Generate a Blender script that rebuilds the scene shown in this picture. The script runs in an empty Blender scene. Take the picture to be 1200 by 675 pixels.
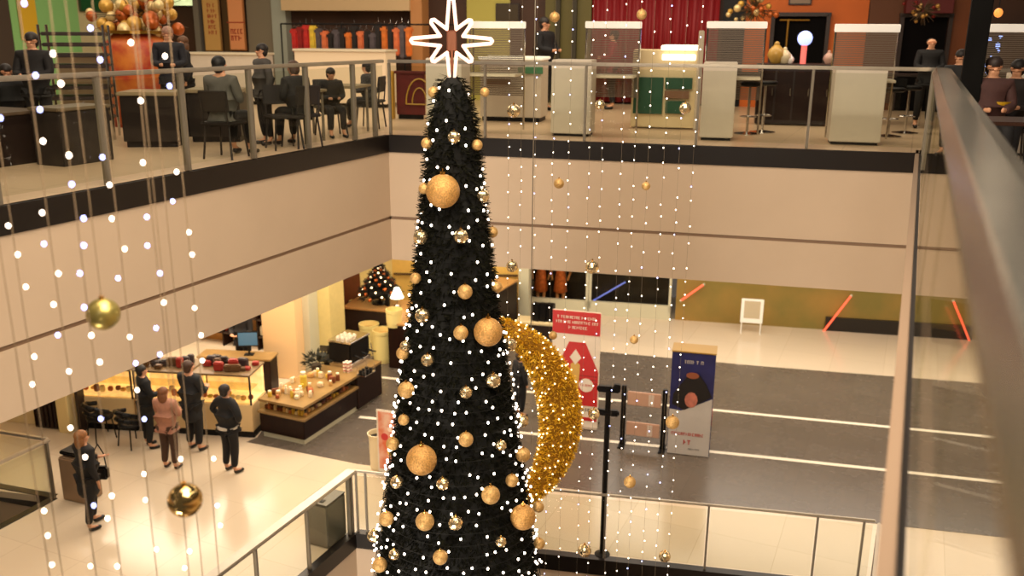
import bpy, bmesh, math, random
from mathutils import Vector, Matrix
R=random.Random(7)
sc=bpy.context.scene; col=sc.collection
# ---------------------------------------------------------------- camera
F,CX,CY,H=1058.0,600.0,337.5,1.56
D=Vector((572-CX,4080-CY,F)).normalized()
V=Vector((1085-CX,42-CY,F)); V=(V-D*V.dot(D)).normalized()
Zc=-D; Yc=V; Xc=Yc.cross(Zc)
EYE=Vector((0,0,H))
def ray(px,py):
    r=Vector((px-CX,py-CY,F)); return Vector((Xc.dot(r),Yc.dot(r),Zc.dot(r)))
def G(px,py,z=0.0):                       # point of the picture on a level floor
    r=ray(px,py); return EYE+r*((z-H)/r.z)
def hd(px,py,d):                          # point at horizontal distance d
    r=ray(px,py); return EYE+r*(d/math.hypot(r.x,r.y))
def online(px,py,p0,u):                   # on the vertical plane through p0 along u
    r=ray(px,py); n=Vector((-u[1],u[0],0)); t=n.dot(Vector((p0[0],p0[1],0)))/n.dot(r); return EYE+r*t
def depth(p): 
    c=Vector(p)-EYE; return (Xc*c.x+Yc*c.y+Zc*c.z).z
def proj(p):
    c=Vector(p)-EYE; q=Xc*c.x+Yc*c.y+Zc*c.z; return CX+F*q.x/q.z, CY+F*q.y/q.z
def up(p,py):                             # height at which the upright through p is seen at row py
    lo,hi=-14.0,6.0
    for _ in range(40):
        m=(lo+hi)/2
        if proj((p[0],p[1],m))[1]>py: lo=m
        else: hi=m
    return (lo+hi)/2
L1=-6.2; L0=-12.4
UB=Vector((.985,.175,0)).normalized(); RB=math.atan2(UB.y,UB.x)
cam=bpy.data.cameras.new('camera'); co=bpy.data.objects.new('camera',cam); col.objects.link(co)
cam.sensor_width=36; cam.lens=F*36/1200; cam.clip_start=.05
Mx=Matrix.Identity(3)
right=Vector((Xc.x,Yc.x,Zc.x)); down=Vector((Xc.y,Yc.y,Zc.y)); fwd=Vector((Xc.z,Yc.z,Zc.z))
for i in range(3): Mx[i][0]=right[i]; Mx[i][1]=-down[i]; Mx[i][2]=-fwd[i]
co.matrix_world=Matrix.Translation(EYE)@Mx.to_4x4(); sc.camera=co
cam.dof.use_dof=True; cam.dof.focus_distance=9.6; cam.dof.aperture_fstop=1.15
# ---------------------------------------------------------------- materials
def lin(c): return tuple((v/255/12.92 if v/255<.04045 else ((v/255+.055)/1.055)**2.4) for v in c)
MATS={}
def M(name,c,rough=.5,metal=0,emit=0,noise=0,scale=8,ecol=None,spec=.5,bump=0,c2=None,sample=False):
    if name in MATS: return MATS[name]
    m=bpy.data.materials.new(name); m.use_nodes=True; nt=m.node_tree; b=nt.nodes['Principled BSDF']
    lc=lin(c); b.inputs['Base Color'].default_value=(*lc,1)
    b.inputs['Roughness'].default_value=rough; b.inputs['Metallic'].default_value=metal
    b.inputs['Specular IOR Level'].default_value=spec
    if emit:
        b.inputs['Emission Color'].default_value=(*lin(ecol or c),1); b.inputs['Emission Strength'].default_value=emit
        if not sample:
            m.cycles.emission_sampling='NONE'
    if noise or bump or c2:
        tc=nt.nodes.new('ShaderNodeTexCoord'); n=nt.nodes.new('ShaderNodeTexNoise'); n.inputs['Scale'].default_value=scale; n.inputs['Detail'].default_value=4
        nt.links.new(tc.outputs['Object'],n.inputs['Vector'])
        if noise or c2:
            r=nt.nodes.new('ShaderNodeValToRGB'); k=1-noise
            a=c2 and lin(c2) or tuple(v*k for v in lc)
            r.color_ramp.elements[0].color=(*a,1); r.color_ramp.elements[1].color=(*lc,1)
            r.color_ramp.elements[0].position=.38; r.color_ramp.elements[1].position=.62
            nt.links.new(n.outputs['Fac'],r.inputs['Fac']); nt.links.new(r.outputs['Color'],b.inputs['Base Color'])
            if emit: nt.links.new(r.outputs['Color'],b.inputs['Emission Color'])
        if bump:
            bp=nt.nodes.new('ShaderNodeBump'); bp.inputs['Strength'].default_value=bump; bp.inputs['Distance'].default_value=.02
            nt.links.new(n.outputs['Fac'],bp.inputs['Height']); nt.links.new(bp.outputs['Normal'],b.inputs['Normal'])
    MATS[name]=m; return m
def glassmat(name,tint=(246,247,243),refl=.10,rough=.03):
    if name in MATS: return MATS[name]
    m=bpy.data.materials.new(name); m.use_nodes=True; nt=m.node_tree; nt.nodes.clear()
    o=nt.nodes.new('ShaderNodeOutputMaterial'); mx=nt.nodes.new('ShaderNodeMixShader')
    t=nt.nodes.new('ShaderNodeBsdfTransparent'); g=nt.nodes.new('ShaderNodeBsdfGlossy'); fr=nt.nodes.new('ShaderNodeFresnel')
    ml=nt.nodes.new('ShaderNodeMath'); ml.operation='MULTIPLY'; ml.inputs[1].default_value=refl*10
    fr.inputs['IOR'].default_value=1.3
    t.inputs['Color'].default_value=(*lin(tint),1); g.inputs['Roughness'].default_value=rough
    ge=nt.nodes.new('ShaderNodeNewGeometry'); iv=nt.nodes.new('ShaderNodeMath'); iv.operation='SUBTRACT'; iv.inputs[0].default_value=1; nt.links.new(ge.outputs['Backfacing'],iv.inputs[1])
    m2=nt.nodes.new('ShaderNodeMath'); m2.operation='MULTIPLY'; nt.links.new(fr.outputs['Fac'],m2.inputs[0]); nt.links.new(iv.outputs[0],m2.inputs[1])
    nt.links.new(m2.outputs[0],ml.inputs[0]); nt.links.new(ml.outputs[0],mx.inputs['Fac'])
    nt.links.new(t.outputs[0],mx.inputs[1]); nt.links.new(g.outputs[0],mx.inputs[2]); nt.links.new(mx.outputs[0],o.inputs['Surface'])
    MATS[name]=m; return m
def tiles(name,c,grout,sx,sy,rough,mortar=.006,var=.06):
    m=bpy.data.materials.new(name); m.use_nodes=True; nt=m.node_tree; b=nt.nodes['Principled BSDF']
    tc=nt.nodes.new('ShaderNodeTexCoord'); br=nt.nodes.new('ShaderNodeTexBrick'); mp=nt.nodes.new('ShaderNodeMapping')
    mp.inputs['Rotation'].default_value=(0,0,0)
    nt.links.new(tc.outputs['Object'],mp.inputs['Vector']); nt.links.new(mp.outputs['Vector'],br.inputs['Vector'])
    br.offset=0; br.inputs['Scale'].default_value=1; br.inputs['Brick Width'].default_value=sx; br.inputs['Row Height'].default_value=sy
    br.inputs['Mortar Size'].default_value=mortar; lc=lin(c)
    br.inputs['Color1'].default_value=(*lc,1); br.inputs['Color2'].default_value=(*[v*(1-var) for v in lc],1); br.inputs['Mortar'].default_value=(*lin(grout),1)
    nz=nt.nodes.new('ShaderNodeTexNoise'); nz.inputs['Scale'].default_value=3; nz.inputs['Detail'].default_value=5
    nt.links.new(tc.outputs['Object'],nz.inputs['Vector'])
    mr=nt.nodes.new('ShaderNodeMapRange'); mr.inputs['To Min'].default_value=rough*.8; mr.inputs['To Max'].default_value=rough*1.25
    nt.links.new(nz.outputs['Fac'],mr.inputs['Value']); nt.links.new(mr.outputs[0],b.inputs['Roughness'])
    nt.links.new(br.outputs['Color'],b.inputs['Base Color']); MATS[name]=m; return m
def mesh_screen(name,c,duty=.55,freq=40):
    m=bpy.data.materials.new(name); m.use_nodes=True; nt=m.node_tree; b=nt.nodes['Principled BSDF']; b.inputs['Base Color'].default_value=(*lin(c),1); b.inputs['Roughness'].default_value=.5
    tc=nt.nodes.new('ShaderNodeTexCoord'); w=nt.nodes.new('ShaderNodeTexWave'); w.wave_type='BANDS'; w.bands_direction='Z'; w.inputs['Scale'].default_value=freq/6.28*1.0
    nt.links.new(tc.outputs['Object'],w.inputs['Vector'])
    g=nt.nodes.new('ShaderNodeMath'); g.operation='LESS_THAN'; g.inputs[1].default_value=duty; nt.links.new(w.outputs['Fac'],g.inputs[0])
    t=nt.nodes.new('ShaderNodeBsdfTransparent'); mx=nt.nodes.new('ShaderNodeMixShader'); o=nt.nodes['Material Output']
    nt.links.new(g.outputs[0],mx.inputs['Fac']); nt.links.new(t.outputs[0],mx.inputs[1]); nt.links.new(b.outputs[0],mx.inputs[2]); nt.links.new(mx.outputs[0],o.inputs['Surface'])
    MATS[name]=m; return m
FASC=M('fascia_paint',(199,176,150),.5,noise=.03,scale=1.5)
BAND=M('black_band',(22,16,13),.35)
GROOVE=M('fascia_groove',(134,108,86),.6)
CREAM=tiles('cream_tiles',(220,202,176),(196,176,148),1.2,1.2,.16,.004)
UPTILE=tiles('upper_tiles',(205,178,145),(170,145,115),.9,.9,.3)
GREY=tiles('grey_tiles',(102,92,82),(90,80,72),.6,.6,.26,.005,.12)
GREY0=M('ground_floor',(150,125,100),.4,noise=.1)
WHITE=M('white_line',(240,230,210),.4)
STEEL=M('brushed_steel',(190,180,164),.32,.75,noise=.12,scale=4)
POST=M('post_metal',(128,119,104),.4,.35)
DKPOST=M('dark_post',(40,34,30),.4,.5)
GLASS=glassmat('clear_glass')
NGLASS=glassmat('near_glass',(248,248,244),.02)
CASEGLASS=glassmat('case_glass',(245,240,225),.06)
BLACK=M('black_plastic',(12,10,10),.45,spec=.25)
DARKWOOD=M('dark_wood',(34,14,8),.4,noise=.25,scale=6,spec=.2)
BROWN=M('dark_brown',(48,34,28),.45,noise=.2)
WOODTOP=M('wood_top',(150,118,70),.3,noise=.15,scale=5)
CREAMP=M('cream_paint',(226,206,160),.5,noise=.04)
WHITEP=M('white_panel',(214,202,184),.45,noise=.03)
HEADER=M('header_panel',(245,238,225),.4,emit=.35)
CHROME=M('chrome',(210,205,200),.15,1.0)
SKIN=M('skin',(205,150,115),.6)
# ---------------------------------------------------------------- mesh helpers
class MB:
    def __init__(s): s.b=bmesh.new()
    def _x(s,vs,mat):
        bmesh.ops.transform(s.b,matrix=mat,verts=vs)
    def box(s,c,d,rz=0,bev=0,rot=None):
        m=Matrix.Translation(Vector(c))@(rot if rot else Matrix.Rotation(rz,4,'Z'))@Matrix.Diagonal((d[0],d[1],d[2],1))
        v=[s.b.verts.new(m@Vector((x,y,z))) for x in (-.5,.5) for y in (-.5,.5) for z in (-.5,.5)]
        fs=[s.b.faces.new([v[i] for i in q]) for q in ((0,1,3,2),(4,6,7,5),(0,4,5,1),(2,3,7,6),(0,2,6,4),(1,5,7,3))]
        if bev:
            es=list({e for f in fs for e in f.edges}); bmesh.ops.bevel(s.b,geom=es,offset=bev,segments=2,affect='EDGES',clamp_overlap=True)
        return s
    def rod(s,p0,p1,r0,r1=None,n=10,cap=True):
        p0=Vector(p0);p1=Vector(p1);d=p1-p0
        if d.length<1e-6: return s
        r1=r0 if r1 is None else r1
        q=d.to_track_quat('Z','Y'); ex=q@Vector((1,0,0)); ey=q@Vector((0,1,0))
        A=[];B=[]
        for i in range(n):
            c=ex*math.cos(2*math.pi*i/n)+ey*math.sin(2*math.pi*i/n)
            A.append(s.b.verts.new(p0+c*r0)); B.append(s.b.verts.new(p1+c*max(r1,1e-4)))
        for i in range(n): s.b.faces.new((A[i],A[(i+1)%n],B[(i+1)%n],B[i]))
        s.b.faces.new(A[::-1]); s.b.faces.new(B); return s
    def ball(s,c,r,sc_=(1,1,1),u=14,v=9):
        c=Vector(c); rg=[]
        for j in range(1,v):
            t=math.pi*j/v
            rg.append([s.b.verts.new(c+Vector((r*sc_[0]*math.sin(t)*math.cos(2*math.pi*i/u),r*sc_[1]*math.sin(t)*math.sin(2*math.pi*i/u),r*sc_[2]*math.cos(t)))) for i in range(u)])
        T=s.b.verts.new(c+Vector((0,0,r*sc_[2]))); Bt=s.b.verts.new(c-Vector((0,0,r*sc_[2])))
        for i in range(u):
            s.b.faces.new((T,rg[0][i],rg[0][(i+1)%u])); s.b.faces.new((Bt,rg[-1][(i+1)%u],rg[-1][i]))
            for a,b in zip(rg,rg[1:]): s.b.faces.new((a[i],b[i],b[(i+1)%u],a[(i+1)%u]))
        return s
    def lathe(s,c,prof,n=20):
        c=Vector(c); rings=[]
        for (r,z) in prof:
            rings.append([s.b.verts.new(c+Vector((r*math.cos(2*math.pi*i/n),r*math.sin(2*math.pi*i/n),z))) for i in range(n)])
        for a,b in zip(rings,rings[1:]):
            for i in range(n): s.b.faces.new((a[i],a[(i+1)%n],b[(i+1)%n],b[i]))
        s.b.faces.new(rings[0][::-1]); s.b.faces.new(rings[-1]); return s
    def tube(s,pts,r,n=6):
        for a,b in zip(pts,pts[1:]): s.rod(a,b,r,n=n)
        return s
    def poly(s,pts,z0,z1):            # upright prism over a plan outline
        a=[s.b.verts.new((p[0],p[1],z0)) for p in pts]; b=[s.b.verts.new((p[0],p[1],z1)) for p in pts]
        s.b.faces.new(b); s.b.faces.new(a[::-1]); n=len(pts)
        for i in range(n): s.b.faces.new((a[i],a[(i+1)%n],b[(i+1)%n],b[i]))
        return s
    def plate(s,pts,y0,y1):           # prism over an outline in local xz
        a=[s.b.verts.new((p[0],y0,p[1])) for p in pts]; b=[s.b.verts.new((p[0],y1,p[1])) for p in pts]
        s.b.faces.new(a); s.b.faces.new(b[::-1]); n=len(pts)
        for i in range(n): s.b.faces.new((a[i],b[i],b[(i+1)%n],a[(i+1)%n]))
        return s
    def build(s,name,mat,parent=None,smooth=False):
        bmesh.ops.recalc_face_normals(s.b,faces=s.b.faces)
        me=bpy.data.meshes.new(name); s.b.to_mesh(me); s.b.free()
        if smooth:
            for p in me.polygons: p.use_smooth=True
        me.materials.append(mat); o=bpy.data.objects.new(name,me); col.objects.link(o)
        if parent: o.parent=parent
        return o
def tag(o,label=None,cat=None,group=None,kind=None):
    if label: o['label']=label
    if cat: o['category']=cat
    if group: o['group']=group
    if kind: o['kind']=kind
    return o
def thing(name,label,cat,loc,rz=0,group=None):
    o=bpy.data.objects.new(name,None); o.empty_display_size=.1; col.objects.link(o); o.location=loc; o.rotation_euler=(0,0,rz)
    return tag(o,label,cat,group)
def struct(name,mb,mat): return tag(mb.build(name,mat),kind='structure')
def kids(o): return [c for c in KID.get(o.name,[])]
def copy_tree(o,loc,rz,label,group=None):
    def cp(a,par):
        c=a.copy(); col.objects.link(c)
        if par: c.parent=par
        for ch in list(a.children): cp(ch,c)
        return c
    c=cp(o,None); c.location=loc; c.rotation_euler=(0,0,rz); c['label']=label
    if group: c['group']=group
    return c
ORD='first second third fourth fifth sixth seventh eighth ninth tenth eleventh twelfth thirteenth fourteenth fifteenth sixteenth seventeenth eighteenth nineteenth twentieth'.split()
ORD+=['twenty-'+o for o in ORD[:9]]+['thirtieth']+['thirty-'+o for o in ORD[:9]]+['fortieth']+['forty-'+o for o in ORD[:9]]
# ---------------------------------------------------------------- the setting
XL=-7.56
P0=Vector((XL,12.33,0)); XR=1.10
def backy(x,y0=12.33): return y0+(x-XL)*UB.y/UB.x
B2L=(XL,12.33); B2R=(XR,backy(XR))
S=.12
# upper gallery floors (three slabs around the void)
def slab(name,pts,ztop,mat,th=.3):
    return struct(name,MB().poly(pts,ztop-th,ztop),mat)
slab('floor',[(-26,-4),(XL-.01,-4),(XL-.01,12.33),(XL-.01,26),(-26,26)],0,UPTILE)
slab('floor',[(XL-.01,12.34),(XR,backy(XR)+.01),(XR,-4),(12,-4),(12,30),(XL-.01,26)],0,UPTILE)
# fascias of the upper slab
def fascia(name,a,b,z0,z1,mat,out,th=.06,off=0):
    a=Vector((a[0],a[1],0)); b=Vector((b[0],b[1],0)); o=Vector(out).normalized()
    q=[a-o*th+o*off,b-o*th+o*off,b+o*off,a+o*off]
    return struct(name,MB().poly([(p.x,p.y) for p in q],z0,z1),mat)
nb=Vector((UB.y,-UB.x,0))
for nm,a,b,o in (('left',(XL,-4),B2L,(1,0,0)),('back',B2L,B2R,nb),('right',B2R,(XR,-4),(-1,0,0))):
    fascia('trim_1' if nm=='left' else 'trim_2' if nm=='back' else 'trim_3',a,b,-.27,.0,BAND,o,.08,.02)
    fascia('wall_'+nm,a,b,-1.30,-.27,FASC,o,.3)
    fascia('trim_4' if nm=='left' else 'trim_5' if nm=='back' else 'trim_6',a,b,-1.35,-1.30,GROOVE,o,.3,-.02)
    fascia('wall_'+nm,a,b,-2.02,-1.35,FASC,o,.3)
# underside of the upper slab: ceiling of the lower mall
CEIL=M('lower_ceiling',(225,205,175),.7)
struct('ceiling',MB().poly([(-26,-4),(XL-.25,-4),(XL-.25,26),(-26,26)],-2.02,-1.9),CEIL)
struct('ceiling',MB().poly([(XL-.2,12.7),(XR+.2,14.1),(XR+.2,30),(XL-.2,26)],-2.02,-1.9),CEIL)
struct('ceiling',MB().poly([(XR+.3,-4),(12,-4),(12,30),(XR+.3,30)],-2.02,-1.9),CEIL)
# lower floor with its void
C1=(-7.46,10.80); C1R=(.15,12.60)
V2=(-12.83,9.62)
def cline(px,py): p=G(px,py,L1); return (p.x,p.y)
slab('floor',[(-26,9.6-.21*(13.2)),(V2[0],V2[1]-.0),(V2[0],-4),(C1[0],-4),(C1[0],C1[1]),(C1[0],26),(-26,26)],L1,CREAM,.12)
slab('floor',[C1,C1R,(C1R[0],-4),(12,-4),(12,30),(C1[0],26)],L1,CREAM,.12)
# grey tiled zone over the cream floor
bnd=[cline(*q) for q in ((289,518),(421,544),(676,574),(900,600),(1177,630))]
far=[cline(*q) for q in ((1146,449),(900,430),(700,412))]
def ext(a,b,x): t=(x-a[0])/(b[0]-a[0]); return (x,a[1]+(b[1]-a[1])*t)
zone=bnd+[ext(bnd[3],bnd[4],12),ext(far[1],far[0],12)]+far+[(-7.5,20.5),(-9.0,22.8),(-12.6,21.2),(-12.6,16.4),(-11.2,13.0)]
struct('floor',MB().poly(zone,L1-.01,L1+.006),GREY)
def stripe(n,pts,w=.11):
    mb=MB()
    for (a,b) in zip(pts,pts[1:]):
        a=Vector((*a,0));b=Vector((*b,0)); d=(b-a).normalized(); nn=Vector((-d.y,d.x,0))*w/2
        mb.poly([(q.x,q.y) for q in (a-nn,b-nn,b+nn,a+nn)],L1,L1+.010)
    struct('trim_%d'%n,mb,WHITE)
w1=[cline(430,440),cline(701,467.5),cline(900,487),cline(1159,512)]
stripe(7,[ext(w1[1],w1[2],-11.5)]+w1[1:]+[ext(w1[2],w1[3],12)])
w2=[cline(421,489),cline(740,520),cline(900,536.5),cline(1167,565)]
stripe(8,[w2[0],w2[1],w2[2],w2[3],ext(w2[2],w2[3],12)])
# edges of the lower void
def edge(n1,n2,a,b,out,zt,hb=.25,depth_=1.9):
    fascia('trim_%d'%n1,a,b,zt-hb,zt+.015,BAND,out,.14,.03)
    fascia('wall_'+n2,a,b,zt-depth_,zt-hb,FASC,out,.3)
nb1=Vector((C1R[1]-C1[1],-(C1R[0]-C1[0]),0)).normalized()
edge(9,'left',(C1[0],-4),C1,(1,0,0),L1)
edge(10,'back',C1,C1R,nb1,L1)
edge(11,'right',C1R,(C1R[0],-4),(-1,0,0),L1)
va=(-26,V2[1]-.16*(V2[0]+26)*-1) ; va=(-26,9.62-.12*13.17)
edge(12,'back',va,V2,(.12,-1,0),L1)
edge(13,'right',V2,(V2[0],-4),(-1,0,0),L1)
slab('floor',[(-26,-4),(12,-4),(12,26),(-26,26)],L0,GREY0)
# lower mall walls
def wallpts(name,pts,z0,z1,mat,th=.15):
    mb=MB()
    for a,b in zip(pts,pts[1:]):
        a=Vector((*a,0));b=Vector((*b,0)); d=(b-a).normalized(); nn=Vector((d.y,-d.x,0))*th
        mb.poly([(q.x,q.y) for q in (a,b,b+nn,a+nn)],z0,z1)
    return struct(name,mb,mat)
BK1=(cline(750,372),cline(1130,397)); 
uB1=(Vector(BK1[1])-Vector(BK1[0])).normalized()
def bk1(x): return (x,BK1[0][1]+(x-BK1[0][0])*uB1.y/uB1.x)
YEL=M('yellow_wall',(232,190,98),.6,noise=.05)
YEL2=M('pale_yellow_wall',(222,200,130),.6,noise=.05)
PEACH=M('peach_wall',(246,205,150),.55)
GREYW=M('grey_white_wall',(205,200,172),.5)
OLIVE=M('olive_wall',(158,124,58),.5,c2=(126,112,50),scale=.6)
XW=-13.0
wallpts('wall_left',[(XW,21.2),(XW,18.3)],L1,-2.0,YEL2)
wallpts('wall_back',[(-9.55,22.6),(XW,21.2)],L1,-2.0,YEL)
wallpts('wall_back',[bk1(9),bk1(-5.55)],L1,-2.0,OLIVE)
wallpts('wall_left',[(-18,17.6),(-18,4)],L1,-2.0,YEL2)
wallpts('wall_back',[(-13,18.5),(-18,17.6)],L1,-2.0,YEL2)
wallpts('wall_right',[(9,2),(9,27)],L1,-2.0,CREAMP)
# columns left of the coffee kiosk
def column(px0,px1,pyb,z0,mat,dep=.5,rz=RB,name='wall_column',zt=-2.0):
    a=G(px0,pyb,z0); 
    u=Vector((math.cos(rz),math.sin(rz),0)); b=online(px1,pyb,a,u); w=(Vector((b.x,b.y))-Vector((a.x,a.y))).length
    c=Vector((a.x,a.y,0))+u*w/2+Vector((-u.y,u.x,0))*dep/2
    return struct(name,MB().box((c.x,c.y,(z0+zt)/2),(w,dep,zt-z0),rz,.01),mat)
column(311,350,442,L1,PEACH,.6,.25)
column(351,366,436,L1,GREYW,.5,.1)
column(367,390,430,L1,YEL2,.7,.1)
column(607,619,374,L1,GREYW,.3,.2)
# groove lines of the yellow walls
struct('trim_14',MB().box((XW+.01,19.8,up((XW,20.5),333)),(.03,2.9,.06)),M('groove_dark',(92,66,34),.6))
struct('trim_15',MB().box((-11.3,21.80,up((-11.3,21.8),322)),(3.5,.03,.06),.386),MATS['groove_dark'])
# door in the left lower wall
def zup(p,py): return up(p,py)
d0=online(401,350,(XW+.02,0),(0,1)); d1=online(421,345,(XW+.02,0),(0,1)); zt=up(d1,320)
t=MB().box((XW+.04,(d0.y+d1.y)/2,(L1+zt)/2),(.06,d1.y-d0.y,zt-L1),0,.01)
dr=tag(t.build('door_1',M('door_wood',(92,34,18),.4,noise=.2)),kind='structure')
MB().rod((XW+.07,d0.y+.12,L1+1.05),(XW+.14,d0.y+.12,L1+1.05),.02).rod((XW+.14,d0.y+.12,L1+1.05),(XW+.14,d0.y+.26,L1+1.05),.015).build('door_handle',CHROME,dr)
# ---------------------------------------------------------------- glass balustrades
def balustrade(name_label,a,b,z,posts,rail_w=.06,rail_h=.05,h=1.15,postw=.055,rail_mat=STEEL,post_mat=POST,glass_to=None,ends=True):
    a=Vector((a[0],a[1],z)); b=Vector((b[0],b[1],z)); u=(b-a); Ln=u.length; u.normalize(); rz=math.atan2(u.y,u.x)
    t=thing('glass_balustrade',name_label,'balustrade',a,rz)
    MB().box((Ln/2,0,h-rail_h/2),(Ln,rail_w,rail_h),0,.012).build('handrail',rail_mat,t)
    ps=sorted(posts)
    for p in ps:
        MB().box((p,0,(h-rail_h)/2),(postw*.6,postw,h-rail_h),0,.004).build('post',post_mat,t)
    cuts=[0]+[p for p in ps if .3<p<Ln-.3]+[Ln]
    for p,q in zip(cuts,cuts[1:]):
        g=MB().box(((p+q)/2,-.0,(h-.1)/2+.04),(q-p-.06,.012,h-.16)).build('glass_panel',GLASS,t)
    return t
ys=[4.4,5.6,6.86,8.02,9.18,10.34,11.48,12.05]
balustrade('long steel-railed glass balustrade along the upper left gallery',(XL-.06,-3),(XL-.06,12.33),0,[y+3 for y in [-2.4,-1.2,0,1.1,2.2,3.3]+ys],postw=.075)
pb=[(-6.02,0),(-4.5,0),(-2.88,0),(-1.36,0),(.22,0)]
nbk=Vector((-UB.y,UB.x,0))*.06
balustrade('glass balustrade of the upper gallery behind the star, below the shop stalls',(XL+nbk.x,12.33+nbk.y),(XR,backy(XR)+.06),0,[.02]+[(x-XL)/UB.x for x,_ in pb],post_mat=POST,postw=.06)
# near balustrade beside the camera: wide rail
t=thing('glass_balustrade','near glass balustrade with a wide rounded steel handrail filling the right edge','balustrade',(0,0,0))
prof=[(.135,1.075),(.125,1.09),(.130,1.10),(.172,1.150),(.182,1.156),(.30,1.158),(.352,1.150),(.362,1.12),(.355,1.085)]
mb=MB(); rings=[[mb.b.verts.new((x,y,z)) for x,z in prof] for y in (-3,3,6,9,13.6)]
for ra,rb in zip(rings,rings[1:]):
    for i in range(len(prof)): mb.b.faces.new((ra[i],ra[(i+1)%len(prof)],rb[(i+1)%len(prof)],rb[i]))
mb.b.faces.new(rings[0]); mb.b.faces.new(rings[-1][::-1])
NEAR=M('near_rail_steel',(176,166,146),.25,1.0,noise=.25,scale=1.3)
mb.build('handrail',NEAR,t)
for y in (13.45,11.95): MB().box((.15,y,.54),(.05,.03,1.08),0,.004).build('post',POST,t)
for y in (-2.2,.3): MB().box((.74,y,1.10),(.78,.05,.04)).box((1.12,y,.55),(.04,.05,1.12)).build('bracket',POST,t)
MB().box((.078,5.6,-.02),(.052,17,.04),0,.006).build('base_bar',M('tan_bar',(150,126,104),.5),t)
MB().box((.118,5.6,-.03),(.024,17,.06)).build('base_channel',BAND,t)
cuts=[-3,-1.3,.4,2.1,3.8,5.5,7.2,8.9,10.4,11.95,13.45]
for p,q in zip(cuts,cuts[1:]): MB().box((.14,(p+q)/2,.53),(.012,q-p-.02,1.04)).build('glass_panel',NGLASS,t)
# lower balustrades around the void
OFF=.05
Lc=Vector(C1R)-Vector(C1); 
balustrade('steel-railed glass balustrade on the lower floor, left of the tree, running to the grey bin',(C1[0]-OFF,-3),(C1[0]-OFF,C1[1]+.05),L1,[14.95-.0+ -1.15*k-.05 -1.1 for k in range(12)]+[13.72],rail_w=.17,rail_h=.06,h=1.1,postw=.06)
pl=[]
for px in (428,708,829,958): 
    p=online(px,610,C1,Lc.normalized()); pl.append((Vector((p.x,p.y))-Vector(C1)).length)
balustrade('glass balustrade on the lower floor right of the tree, along the grey tiles',(C1[0],C1[1]+OFF),(C1R[0],C1R[1]+OFF),L1,[.02]+pl+[Lc.length-.15],h=1.1,rail_w=.05,rail_h=.035,post_mat=POST,postw=.05)
balustrade('lower glass balustrade running toward the viewer beside the near handrail',(C1R[0]+OFF,-3),(C1R[0]+OFF,C1R[1]),L1,[1.5*k for k in range(10)]+[15.35],h=1.1,rail_w=.05,rail_h=.05)
balustrade('glass balustrade at the lower left, side nearest the tan bin',(V2[0]+OFF,-3),(V2[0]+OFF,V2[1]+.05),L1,[1.4*k for k in range(9)]+[12.6],h=1.1,rail_w=.07,rail_h=.05,postw=.07,post_mat=POST)
balustrade('glass balustrade at the lower left, far side under the left fascia',(-20,V2[1]-.12*7.1),(V2[0],V2[1]+OFF),L1,[1.4*k+.3 for k in range(5)],h=1.1,rail_w=.07,rail_h=.05)
#@@PART2
# ---------------------------------------------------------------- the tall tree
TD=9.0
TB=hd(532,300,TD); TX,TY=TB.x,TB.y
AZ=math.atan2(TX,TY)                       # bearing of the tree
tdir=Vector((math.sin(AZ),math.cos(AZ),0)); tperp=Vector((math.cos(AZ),-math.sin(AZ),0))
HW=[(97,13),(110,18),(130,24),(160,29),(200,33),(250,39),(300,45),(350,51),(400,59),(450,67),(500,74),(550,82),(600,90),(650,96),(675,99)]
PR=[]
for y,hw in HW:
    z=up((TX,TY),y); PR.append((z,hw*depth((TX,TY,z))/F))
sl=(PR[-1][1]-PR[-6][1])/(PR[-6][0]-PR[-1][0])
PR.append((L0+.5,PR[-1][1]+sl*(PR[-1][0]-L0-.5)))
ZT=PR[0][0]
def RZ(z):
    if z>=PR[0][0]: return max(0,PR[0][1]*(1-(z-ZT)/.1))
    for (a,ra),(b,rb) in zip(PR,PR[1:]):
        if z>=b: return ra+(rb-ra)*(a-z)/(a-b)
    return PR[-1][1]
tree=thing('christmas_tree','very tall slender dark artificial Christmas tree rising through the atrium void','tree',(TX,TY,L0))
NEEDLE=M('tree_needles',(26,26,13),.8,spec=.15,c2=(9,10,5),scale=14)
rr=random.Random(3)
mb=MB(); bb=mb.b
prof=[(max(.01,RZ(z)*.9),z-L0) for z in [L0+.5]+[p[0] for p in PR[::-1][1:]]+[ZT+.05]]
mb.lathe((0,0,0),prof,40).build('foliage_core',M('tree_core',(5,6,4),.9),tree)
mb=MB(); bb=mb.b
def tuft(p,n,ln,k,w=.010):
    for _ in range(k):
        d=(n+Vector((rr.uniform(-1,1),rr.uniform(-1,1),rr.uniform(-1,.7)))*.9).normalized()*ln*rr.uniform(.6,1.2)
        s=Vector((rr.uniform(-1,1),rr.uniform(-1,1),rr.uniform(-1,1))).normalized()*w
        a=bb.verts.new(p-s); b=bb.verts.new(p+s); c=bb.verts.new(p+d+s*.4); e=bb.verts.new(p+d-s*.4)
        bb.faces.new((a,b,c,e))
z=ZT+.05
while z>L0+.5:
    r=RZ(z); vis=z>-6.0
    step=.055 if vis else .16
    n=max(6,int(2*math.pi*r/(.055 if vis else .16)))
    for i in range(n):
        a=2*math.pi*(i+rr.random())/n; nn=Vector((math.cos(a),math.sin(a),-.15))
        zz=z+rr.uniform(-.03,.03)
        if vis and nn.dot(tdir)>.45: 
            if rr.random()<.6: continue
        tuft(Vector((nn.x*r*.88,nn.y*r*.88,zz-L0)),nn,.085 if vis else .2,7 if vis else 5,.008 if vis else .03)
    z-=step
tuft(Vector((0,0,ZT+.03-L0)),Vector((0,0,1)),.09,20)
mb.build('foliage',NEEDLE,tree)
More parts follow.
